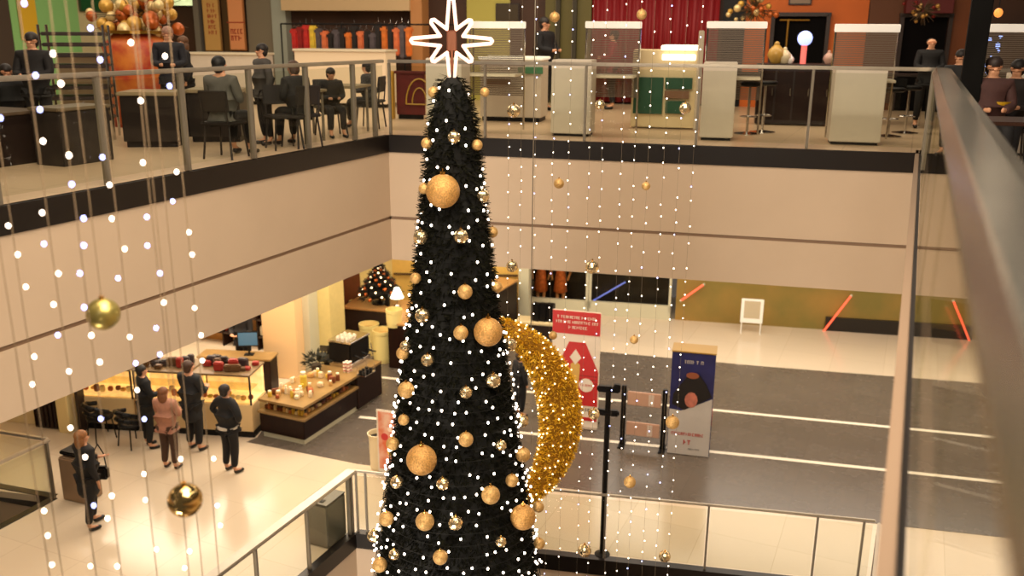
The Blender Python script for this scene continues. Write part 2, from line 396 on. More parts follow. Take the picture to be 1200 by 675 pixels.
MB().rod((0,0,.06),(0,0,.7),.16,n=20).build('trunk',BROWN,tree)
MB().lathe((0,0,0),[(.9,0),(.9,.06),(.3,.12),(.2,.3)],32).build('stand',BLACK,tree)
# fairy lights of the tree
BULB=M('warm_white_bulb',(255,236,214),.3,emit=9)
BULB2=M('cool_white_bulb',(176,184,255),.3,emit=8)
GOLDB=M('golden_bulb',(255,232,176),.3,emit=4)
fl=thing('fairy_lights','fairy light chain of white bulbs wound all over the tall dark tree','fairy lights',(TX,TY,L0))
wire=[]; cand=[]
z=ZT+.02; a=0
while z>-6.8:
    r=RZ(z)+.02; da=.13/max(r,.1); a+=da; z-=.125*da/(2*math.pi)*1.0
    aa=a+rr.uniform(-.25,.25)*da; zz=z+rr.uniform(-.05,.05)
    p=Vector((math.cos(aa)*(r-.004),math.sin(aa)*(r-.004),zz-L0)); wire.append(Vector((math.cos(a)*(r-.03),math.sin(a)*(r-.03),z-L0)))
    if rr.random()<(.42 if z>-1.2 else .62): cand.append(p)
MB().tube(wire,.004,3).build('cable',MATS['tree_core'],fl)
cand.sort(key=lambda p:(p.x*tdir.x+p.y*tdir.y)-.0*p.z)
front=[p for p in cand if (p.x*tdir.x+p.y*tdir.y)<0]
rr2=random.Random(5); rr2.shuffle(front)
solo=set(id(p) for p in front[:100])
base=None; rest=MB()
def bulbmesh(mb,p,r=.0132): mb.ball(p,r,(1,1,1.15),8,6)
b0=MB().ball((0,0,0),.0132,(1,1,1.15),8,6).build('bulb',BULB,fl); b0.location=front[0]
for p in front[1:100]:
    o=b0.copy(); col.objects.link(o); o.parent=fl; o.location=p
for p in cand:
    if id(p) not in solo: bulbmesh(rest,p)
tag(rest.build('bulb',BULB,fl),kind='stuff')
# eight-pointed neon star
cs=hd(526,48,TD); zc=cs.z; k=depth(cs)/F
star=thing('neon_star','glowing white neon star with eight points on the tip of the tall tree','star',(TX,TY,ZT),-AZ)
pts=[]
for i in range(16):
    ang=math.radians(90-22.5*i)
    R_=(14.5 if i%2 else (47 if i%4==0 else 32))*k
    pts.append((math.cos(ang)*R_,math.sin(ang)*R_+zc-ZT+(.0)))
seg=[]
for i in range(0,16,2):                    # each point is a V of tube, rounded at the tip
    ang=math.radians(90-22.5*i); t=Vector((pts[i][0],pts[i][1])); dr_=Vector((math.cos(ang),math.sin(ang))); pr=Vector((-dr_.y,dr_.x))
    l=Vector(pts[(i-1)%16]); r_=Vector(pts[(i+1)%16]); tl=t+pr*.022-dr_*.01; tr=t-pr*.022-dr_*.01
    tp=t+dr_*.006
    P=[(l+(tl-l)*.0),tl,tp,tr,(r_)]
    m=MB(); P3=[(q.x,0,q.y) for q in P]; m.tube(P3,.0175,8)
    for q in P3: m.ball(q,.0175,u=8,v=6)
    m.build('neon_tube',M('neon_white',(255,216,196),.3,emit=1.0),star)
MB().rod((0,.03,0),(0,.03,zc-ZT),.012).box((0,.03,zc-ZT),(.10,.02,.20),0,.01).build('mount',M('mount_wood',(120,66,36),.5),star)
# baubles
GLIT=M('gold_glitter',(226,172,98),.45,.45,noise=.35,scale=60,bump=.6)
GLITP=M('pale_gold_glitter',(224,180,112),.45,.45,noise=.3,scale=60,bump=.5)
MIRR=M('gold_mirror',(246,222,176),.16,.9,noise=.2,scale=18,bump=.25)
CAPM=M('gold_cap',(210,160,80),.25,1.0)
def make_bauble(label,mat,p,r,group,facet=False,top=True):
    t=thing('bauble',label,'bauble',p,0,group)
    m=MB()
    if facet:
        q=bmesh.ops.create_uvsphere(m.b,u_segments=14,v_segments=9,radius=r); m.build('ball',mat,t)
    else:
        m.ball((0,0,0),r,(1,1,1.0),28,18).build('ball',mat,t,True)
    MB().rod((0,0,r*.95),(0,0,r*1.16),r*.16,n=12).rod((0,0,r*1.16),(0,0,r*1.34),r*.03,n=6).build('cap',CAPM,t)
    return t
def treehit(px,py,r_px):
    rv=ray(px,py); hl=math.hypot(rv.x,rv.y); best=None
    for i in range(900):
        d=TD-1.6+i*.0025
        p=EYE+rv*(d/hl); rr_=r_px*depth(p)/F
        q=math.hypot(p.x-TX,p.y-TY)-(RZ(p.z)+rr_*.55)
        if best is None or q<best[0]: best=(q,p,rr_)
        if q<=0: return p,rr_
    return best[1],best[2]
big=[(519,224,20),(572,389,17),(494,539,18),(613,606,15)]
bigl=['largest gold glitter bauble, high on the tall tree','large gold glitter bauble at mid height on the right of the tall tree','large gold glitter bauble on the lower left of the tall tree','large gold glitter bauble at the lower right edge of the tall tree']
for (x,y,r),l in zip(big,bigl):
    p,rw=treehit(x,y,r); make_bauble(l,GLIT,p,rw,'large baubles on the tall tree')
mir=[(532,161,7),(566,230,7),(493,278,8),(540,277,8),(495,370,8),(501,422,7),(578,446,8),(546,460,7),(612,493,7),(587,522,6),(465,565,7),(519,567,7),(534,613,8),(438,628,7),(587,635,6),(462,650,6),(475,406,6),(598,404,7)]
mat_=[(500,168,6),(559,170,6),(497,221,6),(577,272,6),(545,342,8),(487,326,6),(540,390,8),(472,414,7),(582,336,6),(476,457,9),(473,492,6),(460,520,7),(546,515,8),(613,533,8),(575,580,10),(600,563,7),(453,608,8),(498,611,10),(516,653,8),(445,662,8),(631,594,6),(632,637,6),(508,108,6),(568,108,5)]
for lst,m_,word,fc,g in ((mir,MIRR,'mirrored gold',True,'small mirrored baubles on the tall tree'),(mat_,GLITP,'matt gold glitter',False,'small glitter baubles on the tall tree')):
    lst=sorted(lst,key=lambda q:q[1]); n=len(lst)
    for i,(x,y,r) in enumerate(lst):
        p,rw=treehit(x,y,r*1.1)
        side='left' if x<526+ (y-100)*.02-15 else 'right' if x>540+(y-100)*.02+15 else 'middle'
        make_bauble(f'{ORD[i]} small {word} bauble from the top of the tall tree, on its {side}',m_,p,rw,g,fc)
# ---------------------------------------------------------------- golden crescent behind the tree
CDn=10.15; c0=hd(575,483,CDn); rz=-AZ*1.0
az2=math.atan2(c0.x,c0.y); n2=Vector((math.sin(az2),math.cos(az2),0)); u2=Vector((n2.y,-n2.x,0))
def onp(px,py):
    rv=ray(px,py); t=n2.dot(c0-EYE)/n2.dot(rv); q=EYE+rv*t-c0; return u2.dot(q),q.z
cres=thing('crescent_ornament','large golden tinsel crescent moon studded with lights, hanging behind the tree','ornament',c0,-az2)
def circ(cx,cy,r,a): return onp(cx+r*math.cos(a),cy+r*math.sin(a))
T=MB(); tb=T.b; GB=[]
steps=44; spine=[]
for i in range(steps+1):
    a=math.radians(-97+200*i/steps)
    ox=566+116.5*math.cos(a); oy=488+116.5*math.sin(a)
    # inner edge along the same bearing from the outer centre
    dx,dy=566-472,-12
    b_=dx*math.cos(a)+dy*math.sin(a); c_=dx*dx+dy*dy-160*160
    t_=-b_+math.sqrt(max(0,b_*b_-c_)); t_=min(t_,112)
    ix=566+t_*math.cos(a); iy=488+t_*math.sin(a)
    spine.append((onp(ox,oy),onp(ix,iy)))
rings=[]
for (o_,i_) in spine:
    o2=Vector((o_[0],0,o_[1])); i2=Vector((i_[0],0,i_[1])); c=(o2+i2)/2; h=(o2-i2)/2; hw=max(h.length*.92,.012); hu=h.normalized(); dp=min(.13,hw*.9)
    rings.append([(c+hu*hw*math.cos(t2)+Vector((0,1,0))*dp*math.sin(t2),(hu*math.cos(t2)+Vector((0,1,0))*math.sin(t2)).normalized()) for t2 in [2*math.pi*j/12 for j in range(12)]])
core=MB(); rv_=[[core.b.verts.new(p) for p,_ in r] for r in rings]
for ra,rb in zip(rv_,rv_[1:]):
    for j in range(12): core.b.faces.new((ra[j],ra[(j+1)%12],rb[(j+1)%12],rb[j]))
core.b.faces.new(rv_[0][::-1]); core.b.faces.new(rv_[-1])
core.build('frame',M('gold_frame',(150,104,10),.5,.3),cres)
bb=tb
for ra,rb in zip(rings,rings[1:]):
    for j in range(12):
        for q in range(14):
            s_,t_=rr.random(),rr.random()
            p=(ra[j][0]*(1-s_)+rb[j][0]*s_)*(1-t_)+(ra[(j+1)%12][0]*(1-s_)+rb[(j+1)%12][0]*s_)*t_
            tuft(p,ra[j][1],.045,2,.007)
        if j>=0:
            for q in range(1):
                if rr.random()<.55:
                    s_=rr.random(); p=ra[j][0]*(1-s_)+rb[(j+1)%12][0]*s_+ra[j][1]*.035; GB.append(p)
T.build('tinsel',M('gold_tinsel',(255,214,60),.4,.35,c2=(222,168,26),scale=20),cres)
GBf=sorted(GB,key=lambda p:p.y); g0=MB().ball((0,0,0),.0105,(1,1,1),8,6).build('bulb',GOLDB,cres); g0.location=GBf[0]
for p in GBf[1:100]:
    o=g0.copy(); col.objects.link(o); o.parent=cres; o.location=p
rs=MB()
for p in GBf[100:]: rs.ball(p,.0105,(1,1,1),8,6)
tag(rs.build('bulb',GOLDB,cres),kind='stuff')
top=onp(618,400); wx,wz=top
MB().rod((onp(622,395)[0],0,onp(622,395)[1]),(onp(622,395)[0],0,3.4-c0.z),.006,n=6).build('suspension_wire',POST,cres)
# ---------------------------------------------------------------- curtains of light strings
WIRE=M('string_wire',(150,128,100),.5); WIRE2=M('thin_wire',(120,105,85),.5)
LP=[(31,4),(104,33),(61,63),(118,70),(152,50),(191,66),(45,88),(72,98),(197,101),(165,118),(50,128),(3,138),(53,165),(81,182),(117,185),(84,216),(127,217),(166,191),(205,202),(47,250),(8,265),(101,255),(129,257),(170,255),(205,235),(48,287),(100,287),(148,291),(169,289),(222,272),(226,298),(22,298),(70,320),(92,321),(136,327),(188,320),(33,335),(60,358),(97,361),(193,354),(228,361),(65,394),(107,393),(152,395),(180,386),(237,392),(42,417),(119,423),(81,435),(185,417),(238,422),(160,425),(37,451),(5,507),(80,503),(118,491),(161,457),(171,490),(10,543),(54,597),(102,534),(58,626),(63,660),(16,651),(115,590),(131,581),(123,610),(136,665),(168,556),(169,587),(184,643),(213,537),(252,536),(256,591),(260,614),(223,645),(215,667),(104,665)]
def string_thing(p_top,p_bot,label,group,rw,wm,bul,br,seed):
    q=random.Random(seed); t=thing('light_string',label,'light string',p_bot,0,group)
    zt_=p_top.z-p_bot.z; n=26; pts=[]
    ph=q.random()*6
    for i in range(n+1):
        zz=zt_*i/n; pts.append(Vector((rw*.8*math.sin(ph+i*.9),0,zz)))
    MB().tube(pts,rw,5).build('cable',wm,t)
    proto={}
    for (off,z_,m_) in bul:
        if m_.name not in proto:
            o=MB().ball((0,0,0),br,(1,1,1.2),8,6).build('bulb',m_,t); proto[m_.name]=o
        else:
            o=proto[m_.name].copy(); col.objects.link(o); o.parent=t
        o.location=(off,0,z_-p_bot.z)
    return t
lefts=[(7,337,4.4),(24,337,4.7),(67,337,4.5),(100,337,4.3),(146,337,4.6),(187,337,4.5),(204,337,4.9),(226,337,4.7)]
LG='curtain light strings hanging on the left'
axes=[]
for x,y,d in lefts: axes.append(hd(x,y,d))
bulbs=[[] for _ in axes]
for (x,y) in LP:
    best=None
    for i,a in enumerate(axes):
        z_=up(a,y); xx=proj((a.x,a.y,z_))[0]
        if best is None or abs(xx-x)<abs(best[1]): best=(i,x-xx,z_)
    if abs(best[1])<14:
        i,dx,z_=best; dd=depth((axes[i].x,axes[i].y,z_)); off=max(-.05,min(.05,dx*dd/F))
        bulbs[i].append((off,z_,BULB2 if R.random()<.35 else BULB))
for i,a in enumerate(axes):
    zl=up(a,760); zh=max(2.6,up(a,-40))
    string_thing(Vector((a.x,a.y,zh)),Vector((a.x,a.y,zl)),f'{ORD[i]} light string from the left edge of the photo, in the loose left curtain',LG,.0026,WIRE,bulbs[i],.0095,i)
# two baubles on the left curtain
a=axes[4]; 
for (x,y,r,ax,lb,m_) in ((121,368,19,3,'old gold bauble hanging among the left light strings in front of the fascia',M('old_gold',(190,172,96),.3,.8,noise=.2,scale=9)),(217,586,20,5,'shiny gold mirror bauble hanging low over the lower mall floor at the left',M('mirror_gold',(236,200,130),.14,1.0,noise=.3,scale=14,bump=.15))):
    p=hd(x,y,4.5); t=make_bauble(lb,m_,p,r*depth(p)/F,'baubles among the left light strings')
    MB().rod((0,0,r*depth(p)/F*1.3),(0,0,2.6-p.z),.0022,n=5).build('hanging_wire',WIRE,t)
# right curtain behind the tree
rights=[(595,10.5),(609,10.55),(625,10.6),(645,10.5),(663,10.6),(686,10.45),(700,10.1),(722,9.4),(737,10.5),(752,9.0),(770,9.9),(787,9.3),(803,10.4)]
RG='curtain light strings hanging right of the tree'
rax=[]
for i,(x,d) in enumerate(rights):
    a=hd(x,337,d); rax.append(a); q=random.Random(90+i); zl=up(a,700); zh=max(2.4,up(a,-20)); z_=zh-.1; bl=[]
    while z_>zl+.05:
        bl.append((q.uniform(-.012,.012),z_,BULB2 if q.random()<.13 else BULB)); z_-=q.choice((.13,.16,.2,.3))
    string_thing(Vector((a.x,a.y,zh)),Vector((a.x,a.y,zl)),f'{ORD[i]} light string to the right of the tree, counted from the trunk side',RG,.0012,WIRE2,bl[:99],.0062,200+i)
hb=[(602,130,8,1),(703,123,6,1),(803,127,7,1),(655,215,6,0),(757,218,5,0),(600,312,7,1),(694,313,8,1),(743,398,5,0),(648,393,5,0),(788,495,8,0),(696,485,7,1),(738,565,7,0),(685,645,8,1),(779,652,7,1),(650,20,6,0),(752,17,6,0)]
hb.sort(key=lambda q:q[1])
for i,(x,y,r,mm) in enumerate(hb):
    best=min(rax,key=lambda a:abs(proj((a.x,a.y,up(a,y)))[0]-x)); d=math.hypot(best.x,best.y)
    p=hd(x,y,d-.05); make_bauble(f'{ORD[i]} small gold bauble from the top among the right light strings',(MIRR if mm else GLITP),p,r*depth(p)/F,'small baubles among the right light strings',bool(mm))
# ---------------------------------------------------------------- people
def skinmesh(name,vs,es,mat,parent,root=0,sub=1):
    me=bpy.data.meshes.new(name); b=bmesh.new(); L=b.verts.layers.skin.verify()
    bv=[]
    for i,(p,r) in enumerate(vs):
        v=b.verts.new(p); v[L].radius=(r if isinstance(r,tuple) else (r,r)); v[L].use_root=(i==root); bv.append(v)
    for a,c in es: b.edges.new((bv[a],bv[c]))
    b.to_mesh(me); b.free(); me.materials.append(mat)
    o=bpy.data.objects.new(name,me); col.objects.link(o); o.parent=parent
    m=o.modifiers.new('skin','SKIN'); m.use_smooth_shade=True
    s=o.modifiers.new('sub','SUBSURF'); s.levels=sub; s.render_levels=sub
    return o
def person(label,loc,rz,h=1.72,coat=(20,18,20),trous=(18,16,18),hair=(30,20,14),pose='stand',arms='down',long_=False,skin=None,lean=0,longhair=False,bald=False,detail=True,belt=None,shoes=(14,12,12),group=None,seat=.47):
    t=thing('person',label,'person',loc,rz,group); k=h/1.72
    sit=pose=='sit'; dz=(seat+.10-.93) if sit else 0
    def P(x,y,z): return (x*k,y*k,z*k)
    def U(x,y,z): # upper body point, leaning forward
        zz=z-.93; return (x*k,(y-zz*math.sin(lean))*k,(.93+zz*math.cos(lean)+dz)*k)
    vs=[(U(0,0,.95),(.135*k,.10*k)),(U(0,0,1.14),(.12*k,.09*k)),(U(0,0,1.34),(.15*k,.10*k)),(U(0,.005,1.46),(.075*k,.06*k)),(U(0,0,1.52),.05*k),
        (U(0,-.012,1.575),(.062*k,.075*k)),(U(0,-.005,1.645),(.078*k,.092*k)),(U(0,.005,1.70),(.058*k,.065*k))]
    es=[(0,1),(1,2),(2,3),(3,4),(4,5),(5,6),(6,7)]
    vs.append((U(0,-.105,1.61),.012*k)); es.append((5,8))
    for s in (-1,1): vs.append((U(s*.088,.0,1.62),.014*k)); es.append((6,len(vs)-1))
    arm={}
    for s in (-1,1):
        sh=U(s*.185,0,1.43)
        a=arms if isinstance(arms,str) else arms[0 if s<0 else 1]
        if a=='down': el=U(s*.235,.03,1.15); wr=U(s*.235,-.05,.90); fd=Vector((0,-.1,-1))
        elif a=='hips': el=U(s*.36,.05,1.20); wr=U(s*.19,-.08,1.04); fd=Vector((-s*.8,-.3,-.5))
        elif a=='front': el=U(s*.24,-.06,1.17); wr=U(s*.10,-.28,1.14); fd=Vector((-s*.5,-.8,.1))
        elif a=='up': el=U(s*.25,-.12,1.22); wr=U(s*.10,-.20,1.42); fd=Vector((-s*.4,-.3,.8))
        else: el=U(s*.27,-.15,1.2); wr=U(s*.22,-.38,1.15); fd=Vector((0,-1,-.1))
        arm[s]=(sh,el,wr); n=len(vs)
        fd.normalize(); palm=Vector(wr)+fd*.075*k
        vs+= [(sh,.058*k),(el,.040*k),(wr,.027*k),(tuple(palm),(.036*k,.018*k))]; es+=[(3,n),(n,n+1),(n+1,n+2),(n+2,n+3)]
        side=fd.cross(Vector((0,0,1))); 
        if side.length<.3: side=Vector((1,0,0))
        side.normalize()
        if detail:
            for f in range(4):
                b_=palm+side*(.026-.0175*f)*k+fd*.02*k; kn=b_+fd*(.045-.004*abs(f-1))*k; tp=kn+(fd*.7+Vector((-s*.5,-.2,0))).normalized()*.032*k
                m=len(vs); vs+=[(tuple(b_),.0095*k),(tuple(kn),.0085*k),(tuple(tp),.0075*k)]; es+=[(n+3,m),(m,m+1),(m+1,m+2)]
            m=len(vs); tb=Vector(wr)+fd*.03*k+side*.035*k; vs+=[(tuple(tb),.011*k),(tuple(tb+(fd+side*.7).normalized()*.04*k),.009*k)]; es+=[(n+2,m),(m,m+1)]
    leg={}
    for s in (-1,1):
        st=.10 if pose=='walk' else 0
        if sit: hp=P(s*.10,-.03,.93+dz-.02); kn=P(s*.13,-.44,.93+dz); an=P(s*.13,-.42,.10)
        else: hp=P(s*.095,0,.88); kn=P(s*.105,-.02-s*st*.8,.50); an=P(s*.115,.03-s*st,.09)
        toe=(an[0]+s*.02*k,an[1]-.17*k,.035*k); leg[s]=(hp,kn,an,toe); n=len(vs)
        vs+=[(hp,.085*k),(kn,.058*k),(an,.038*k),(toe,.03*k)]; es+=[(0,n),(n,n+1),(n+1,n+2),(n+2,n+3)]
    skinmesh('body',vs,es,skin or SKIN,t)
    cm=M('cloth_%d_%d_%d'%coat,coat,.8,noise=.2,scale=9); tm=M('cloth_%d_%d_%d'%trous,trous,.8,noise=.2,scale=9); hm=M('hair_%d_%d_%d'%hair,hair,.6,noise=.3,scale=30); sm=M('shoe_%d_%d_%d'%shoes,shoes,.4)
    vs=[(U(0,0,1.00),(.19*k,.15*k)),(U(0,0,1.16),(.18*k,.145*k)),(U(0,0,1.34),(.205*k,.15*k)),(U(0,.01,1.44),(.12*k,.10*k)),(U(0,.01,1.505),(.068*k,.068*k))]; es=[(0,1),(1,2),(2,3),(3,4)]
    if long_ and not sit: vs+=[(P(0,.01,.78),(.21*k,.18*k)),(P(0,.01,.54),(.225*k,.20*k))]; es=[(0,1),(1,2),(2,3),(3,4),(0,5),(5,6)]
    else: vs+=[(U(0,0,.88),(.195*k,.155*k))]; es+=[(0,5)]
    for s in (-1,1):
        sh,el,wr=arm[s]; n=len(vs); vs+=[(sh,.088*k),(el,.070*k),(wr,.052*k)]; es+=[(3,n),(n,n+1),(n+1,n+2)]
    skinmesh('jacket' if not long_ else 'long_coat',vs,es,cm,t)
    vs=[((0,0 if not sit else 0,(.93+dz)*k if sit else .93*k),(.15*k,.115*k))]; es=[]
    for s in (-1,1):
        hp,kn,an,toe=leg[s]; n=len(vs); vs+=[(hp,.112*k),(kn,.085*k),((an[0],an[1],an[2]+.04*k),.062*k)]; es+=[(0,n),(n,n+1),(n+1,n+2)]
    skinmesh('trousers',vs,es,tm,t)
    for s in (-1,1):
        hp,kn,an,toe=leg[s]; skinmesh('shoe',[((an[0],an[1]+.02*k,.05*k),.05*k),((an[0]+s*.005,an[1]-.07*k,.045*k),(.047*k,.042*k)),((toe[0],toe[1]-.03*k,.035*k),(.04*k,.033*k))],[(0,1),(1,2)],sm,t)
    if not bald:
        c=Vector(U(0,.022,1.665)); m=MB().ball(c,.108*k,(.88,1.0,.86),16,10).ball(Vector(U(0,.045,1.61)),.088*k,(1,.75,1.05),14,9)
        if longhair: m.ball(Vector(U(0,.055,1.55)),.095*k,(1.05,.75,1.35),14,9)
        m.build('hair',hm,t,True)
    else:
        MB().ball(Vector(U(0,.045,1.64)),.09*k,(1.02,.8,.8),14,9).build('hair',hm,t,True)
    if belt: MB().lathe(U(0,0,.93),[(.15*k,-.02),(.198*k,-.018),(.198*k,.018),(.15*k,.02)],16).build('belt',M('pale_belt',belt,.6),t)
    if detail:
        for s in (-1,1): MB().ball(U(s*.032,-.083,1.635),.010*k,(1,.5,.7),8,6).build('eye',BLACK,t)
    return t
# ---------------------------------------------------------------- furniture builders
def face(px0,py,px1,z0,rz):               # front-left floor point, and width along rz to column px1
    a=G(px0,py,z0); u=Vector((math.cos(rz),math.sin(rz),0)); b=online(px1,py,a,u); return a,(Vector((b.x,b.y))-Vector((a.x,a.y))).length
def make_chair(label,loc,rz,mat,group=None,legm=None,seat=.46,back=.86,round_=False,cat='chair'):
    t=thing('chair',label,cat,loc,rz,group); legm=legm or mat
    if round_:
        MB().lathe((0,0,seat-.05),[(.20,0),(.25,.02),(.25,.06),(.21,.08)],18).build('seat',mat,t)
        m=MB()
        for j in range(9):
            a=math.radians(-15+210*j/8); a2=math.radians(-15+210*(j+1)/8)
            if j<8:
                m.rod((.26*math.cos(a),.26*math.sin(a),seat+.05+.10*math.sin(max(0,a))),(.26*math.cos(a2),.26*math.sin(a2),seat+.05+.10*math.sin(max(0,a2))),.045,n=8)
                m.rod((.27*math.cos(a),.27*math.sin(a),seat+.18+.12*math.sin(max(0,a))),(.27*math.cos(a2),.27*math.sin(a2),seat+.18+.12*math.sin(max(0,a2))),.045,n=8)
        m.build('backrest',mat,t)
    else:
        MB().box((0,0,seat-.02),(.42,.42,.045),0,.015).build('seat',mat,t)
        m=MB(); m.box((0,.20,(seat+back)/2+.06),(.40,.03,(back-seat)*.65),rot=Matrix.Rotation(-.12,4,'X'),bev=.01); m.build('backrest',mat,t)
        m=MB()
        for s in (-1,1): m.rod((s*.17,.19,seat),(s*.17,.22,back-.1),.012,n=6)
        m.build('back_frame',legm,t)
    for x in (-1,1):
        for y in (-1,1): MB().rod((x*.16,y*.16,seat-.03),(x*.20,y*.20,0),.014,n=6).build('leg',legm,t)
    return t
def make_stool(label,loc,rz,group=None,h=.76,mat=None):
    t=thing('bar_stool',label,'stool',loc,rz,group); mat=mat or BLACK
    MB().lathe((0,0,h-.04),[(.15,0),(.19,.02),(.19,.06),(.16,.075)],20).build('seat',mat,t)
    MB().box((0,.18,h+.10),(.30,.03,.14),0,.012).build('backrest',mat,t)
    MB().rod((0,0,.03),(0,0,h-.04),.022).build('pole',CHROME,t)
    MB().lathe((0,0,0),[(.21,0),(.21,.012),(.05,.035)],24).build('base',CHROME,t)
    m=MB(); P=[(.13*math.cos(a*math.pi/6),.13*math.sin(a*math.pi/6),.28) for a in range(13)]; m.tube(P,.009,6).rod((-.13,0,.28),(.13,0,.28),.008,n=6); m.build('footrest',CHROME,t)
    return t
def make_table(label,loc,rz,w,d,h,top,leg_,group=None,solid=False):
    t=thing('table',label,'table',loc,rz,group)
    MB().box((0,0,h-.02),(w,d,.04),0,.008).build('tabletop',top,t)
    if solid: MB().box((0,0,(h-.04)/2),(w-.06,d-.06,h-.04),0,.01).build('base',leg_,t)
    else:
        for x in (-1,1):
            for y in (-1,1): MB().rod((x*(w/2-.06),y*(d/2-.06),0),(x*(w/2-.06),y*(d/2-.06),h-.04),.022,n=8).build('leg',leg_,t)
    return t
# ---------------------------------------------------------------- lower mall: coffee kiosk
K=G(358,523,L1); KX,KY=K.x,K.y
kiosk=thing('coffee_kiosk','dark wooden coffee kiosk counter with a wood top and lit display ledge','kiosk',(KX,KY,L1))
zl=up((KX,KY),491)-L1; zt=up((KX-.12,KY+.12),474)-L1; KL=15.9-KY; KW=1.08
MB().box((-KW/2,KL/2,(zl-.05)/2+.06),(KW-.02,KL,zl-.17+.0),0,.01).build('body',DARKWOOD,kiosk)
MB().box((-KW/2,KL/2,.06),(KW-.10,KL-.08,.12)).build('plinth',GREYW,kiosk)
LD=1.85
MB().poly([(-KW,-.04),(.04,-.04),(.04,LD),(-.2,LD),(-.2,.22),(-KW,.22)],zl-.045,zl).build('ledge',WOODTOP,kiosk)
MB().box((-KW/2-.12,.25,(zl+zt)/2),(KW-.3,.02,zt-zl-.04)).box((-.22,LD/2+.12,(zl+zt)/2),(.02,LD-.24,zt-zl-.04)).build('display_front',M('display_inner',(96,60,30),.5),kiosk)
MB().box((-KW/2,.02,(zl+zt)/2),(KW-.04,.008,zt-zl-.05)).box((-.01,LD/2,(zl+zt)/2),(.008,LD-.06,zt-zl-.05)).build('display_glass',CASEGLASS,kiosk)
MB().poly([(-KW,-.0),(0,-.0),(0,LD),(-.0,LD),(-.0,KL),(-KW,KL)],zt-.05,zt).build('counter_top',WOODTOP,kiosk)
z3=up((KX,KY+KL),431)-L1
MB().box((-KW/2,(KL+LD)/2,(zt)/2),(KW-.0,KL-LD,zt-.08),0,.01).box((-.05,(KL+LD+.3)/2,(zt+z3)/2),(.08,KL-LD-.3,max(.05,z3-zt+.05)),0,.01).build('tall_front',DARKWOOD,kiosk)
zK=L1+zt
# goods in the display
COL=[(206,160,96),(232,210,170),(170,90,50),(240,226,190),(120,60,30),(214,180,60),(200,120,80)]
GM=[M('goods_%d'%i,c,.5) for i,c in enumerate(COL)]
i=0
def jar(loc,r,h,m1,label,group,cat='jar',name='jar'):
    t=thing(name,label,cat,loc,0,group); MB().lathe((0,0,0),[(r*.9,0),(r,.02*h),(r,.7*h),(r*.7,.82*h)],14).build('glass_body' if name=='jar' else 'body',m1,t)
    MB().lathe((0,0,.82*h),[(r*.72,0),(r*.75,.18*h)],14).build('lid',GM[3],t); return t
def packet(loc,w,d,h,m,label,group,cat='packet',name='packet',rz=0):
    o=MB().box((0,0,h/2),(w,d,h),0,min(w,d,h)*.18).build(name,m); o.location=loc; o.rotation_euler=(0,0,rz); return tag(o,label,cat,group)
q=random.Random(11)
for j in range(14):
    x=-KW+.1+j*.072; packet((KX+x,KY+.12,L1+zl),.05,.06,q.uniform(.06,.12),GM[q.randrange(7)],'small pastry packet in the lit ledge at the front of the coffee kiosk','pastries in the kiosk front display','pastry','pastry')
for j in range(12):
    packet((KX-.11,KY+.3+j*.12,L1+zl),.06,.07,q.uniform(.05,.10),GM[q.randrange(7)],'small pastry on the long side ledge of the coffee kiosk','pastries on the kiosk side ledge','pastry','pastry')
for j in range(36):
    x=q.uniform(-1.0,-.15); y=q.uniform(.12,1.5)
    (jar if q.random()<.4 else lambda l,r,h,m,a,b:packet(l,r*2.2,r*1.8,h*.7,m,a.replace('jar','packet'),b.replace('jars','packets')))((KX+x,KY+y,zK),q.uniform(.03,.055),q.uniform(.10,.2),GM[q.randrange(7)],'small jar among the goods on the front half of the coffee kiosk top','jars on the coffee kiosk')
def on(px,py,z): return G(px,py,z)
p=on(404,436,zK)
for a_,b_ in ((0,0),(.085,.01),(0,.085),(.085,.09)):
    for s_ in (0,1,2):
        t=thing('paper_cup','red and white paper cup in the stacks beside the coffee machine','cup',(p.x+a_,p.y+b_,zK+s_*.075),0,'cup stacks on the kiosk')
        MB().lathe((0,0,0),[(.027,0),(.036,.074)],14).build('cup_body',M('cup_white',(240,226,205),.5),t); MB().lathe((0,0,.028),[(.0325,0),(.0355,.02)],14).build('cup_band',M('cup_red',(190,50,40),.5),t)
p=on(420,430,zK)
cmx=thing('coffee_machine','black coffee machine on the rear end of the kiosk, cups on its roof','coffee machine',(p.x-.36,p.y-.15,zK),.0); cmx.scale=(1.35,1.2,1.25)
MB().box((0,.3,.26),(.42,.62,.34),0,.02).build('housing',BLACK,cmx)
MB().box((0,.3,.04),(.44,.66,.08),0,.01).build('drip_tray',CHROME,cmx)
MB().box((0,.3,.45),(.44,.64,.03),0,.008).build('cup_rail',CHROME,cmx)
for s in (.1,.32,.52): MB().rod((.22,s,.2),(.30,s,.18),.018).rod((.30,s,.18),(.38,s,.18),.012).build('filter_handle',BLACK,cmx)
MB().rod((.25,.58,.3),(.27,.6,.08),.008,n=6).build('steam_wand',CHROME,cmx)
for j in range(9):
    t=thing('cup','white cup stacked upside down on the coffee machine roof','cup',(p.x-.49+.12*(j%3),p.y+.0+.13*(j//3),zK+.582),0,'cups on the coffee machine')
    MB().lathe((0,0,0),[(.045,0),(.042,.03),(.026,.06)],14).build('bowl',M('china',(205,192,168),.3),t); MB().rod((.04,0,.02),(.062,0,.03),.006,n=6).rod((.062,0,.03),(.036,0,.05),.006,n=6).build('handle',MATS['china'],t)
p=on(388,428,zK)
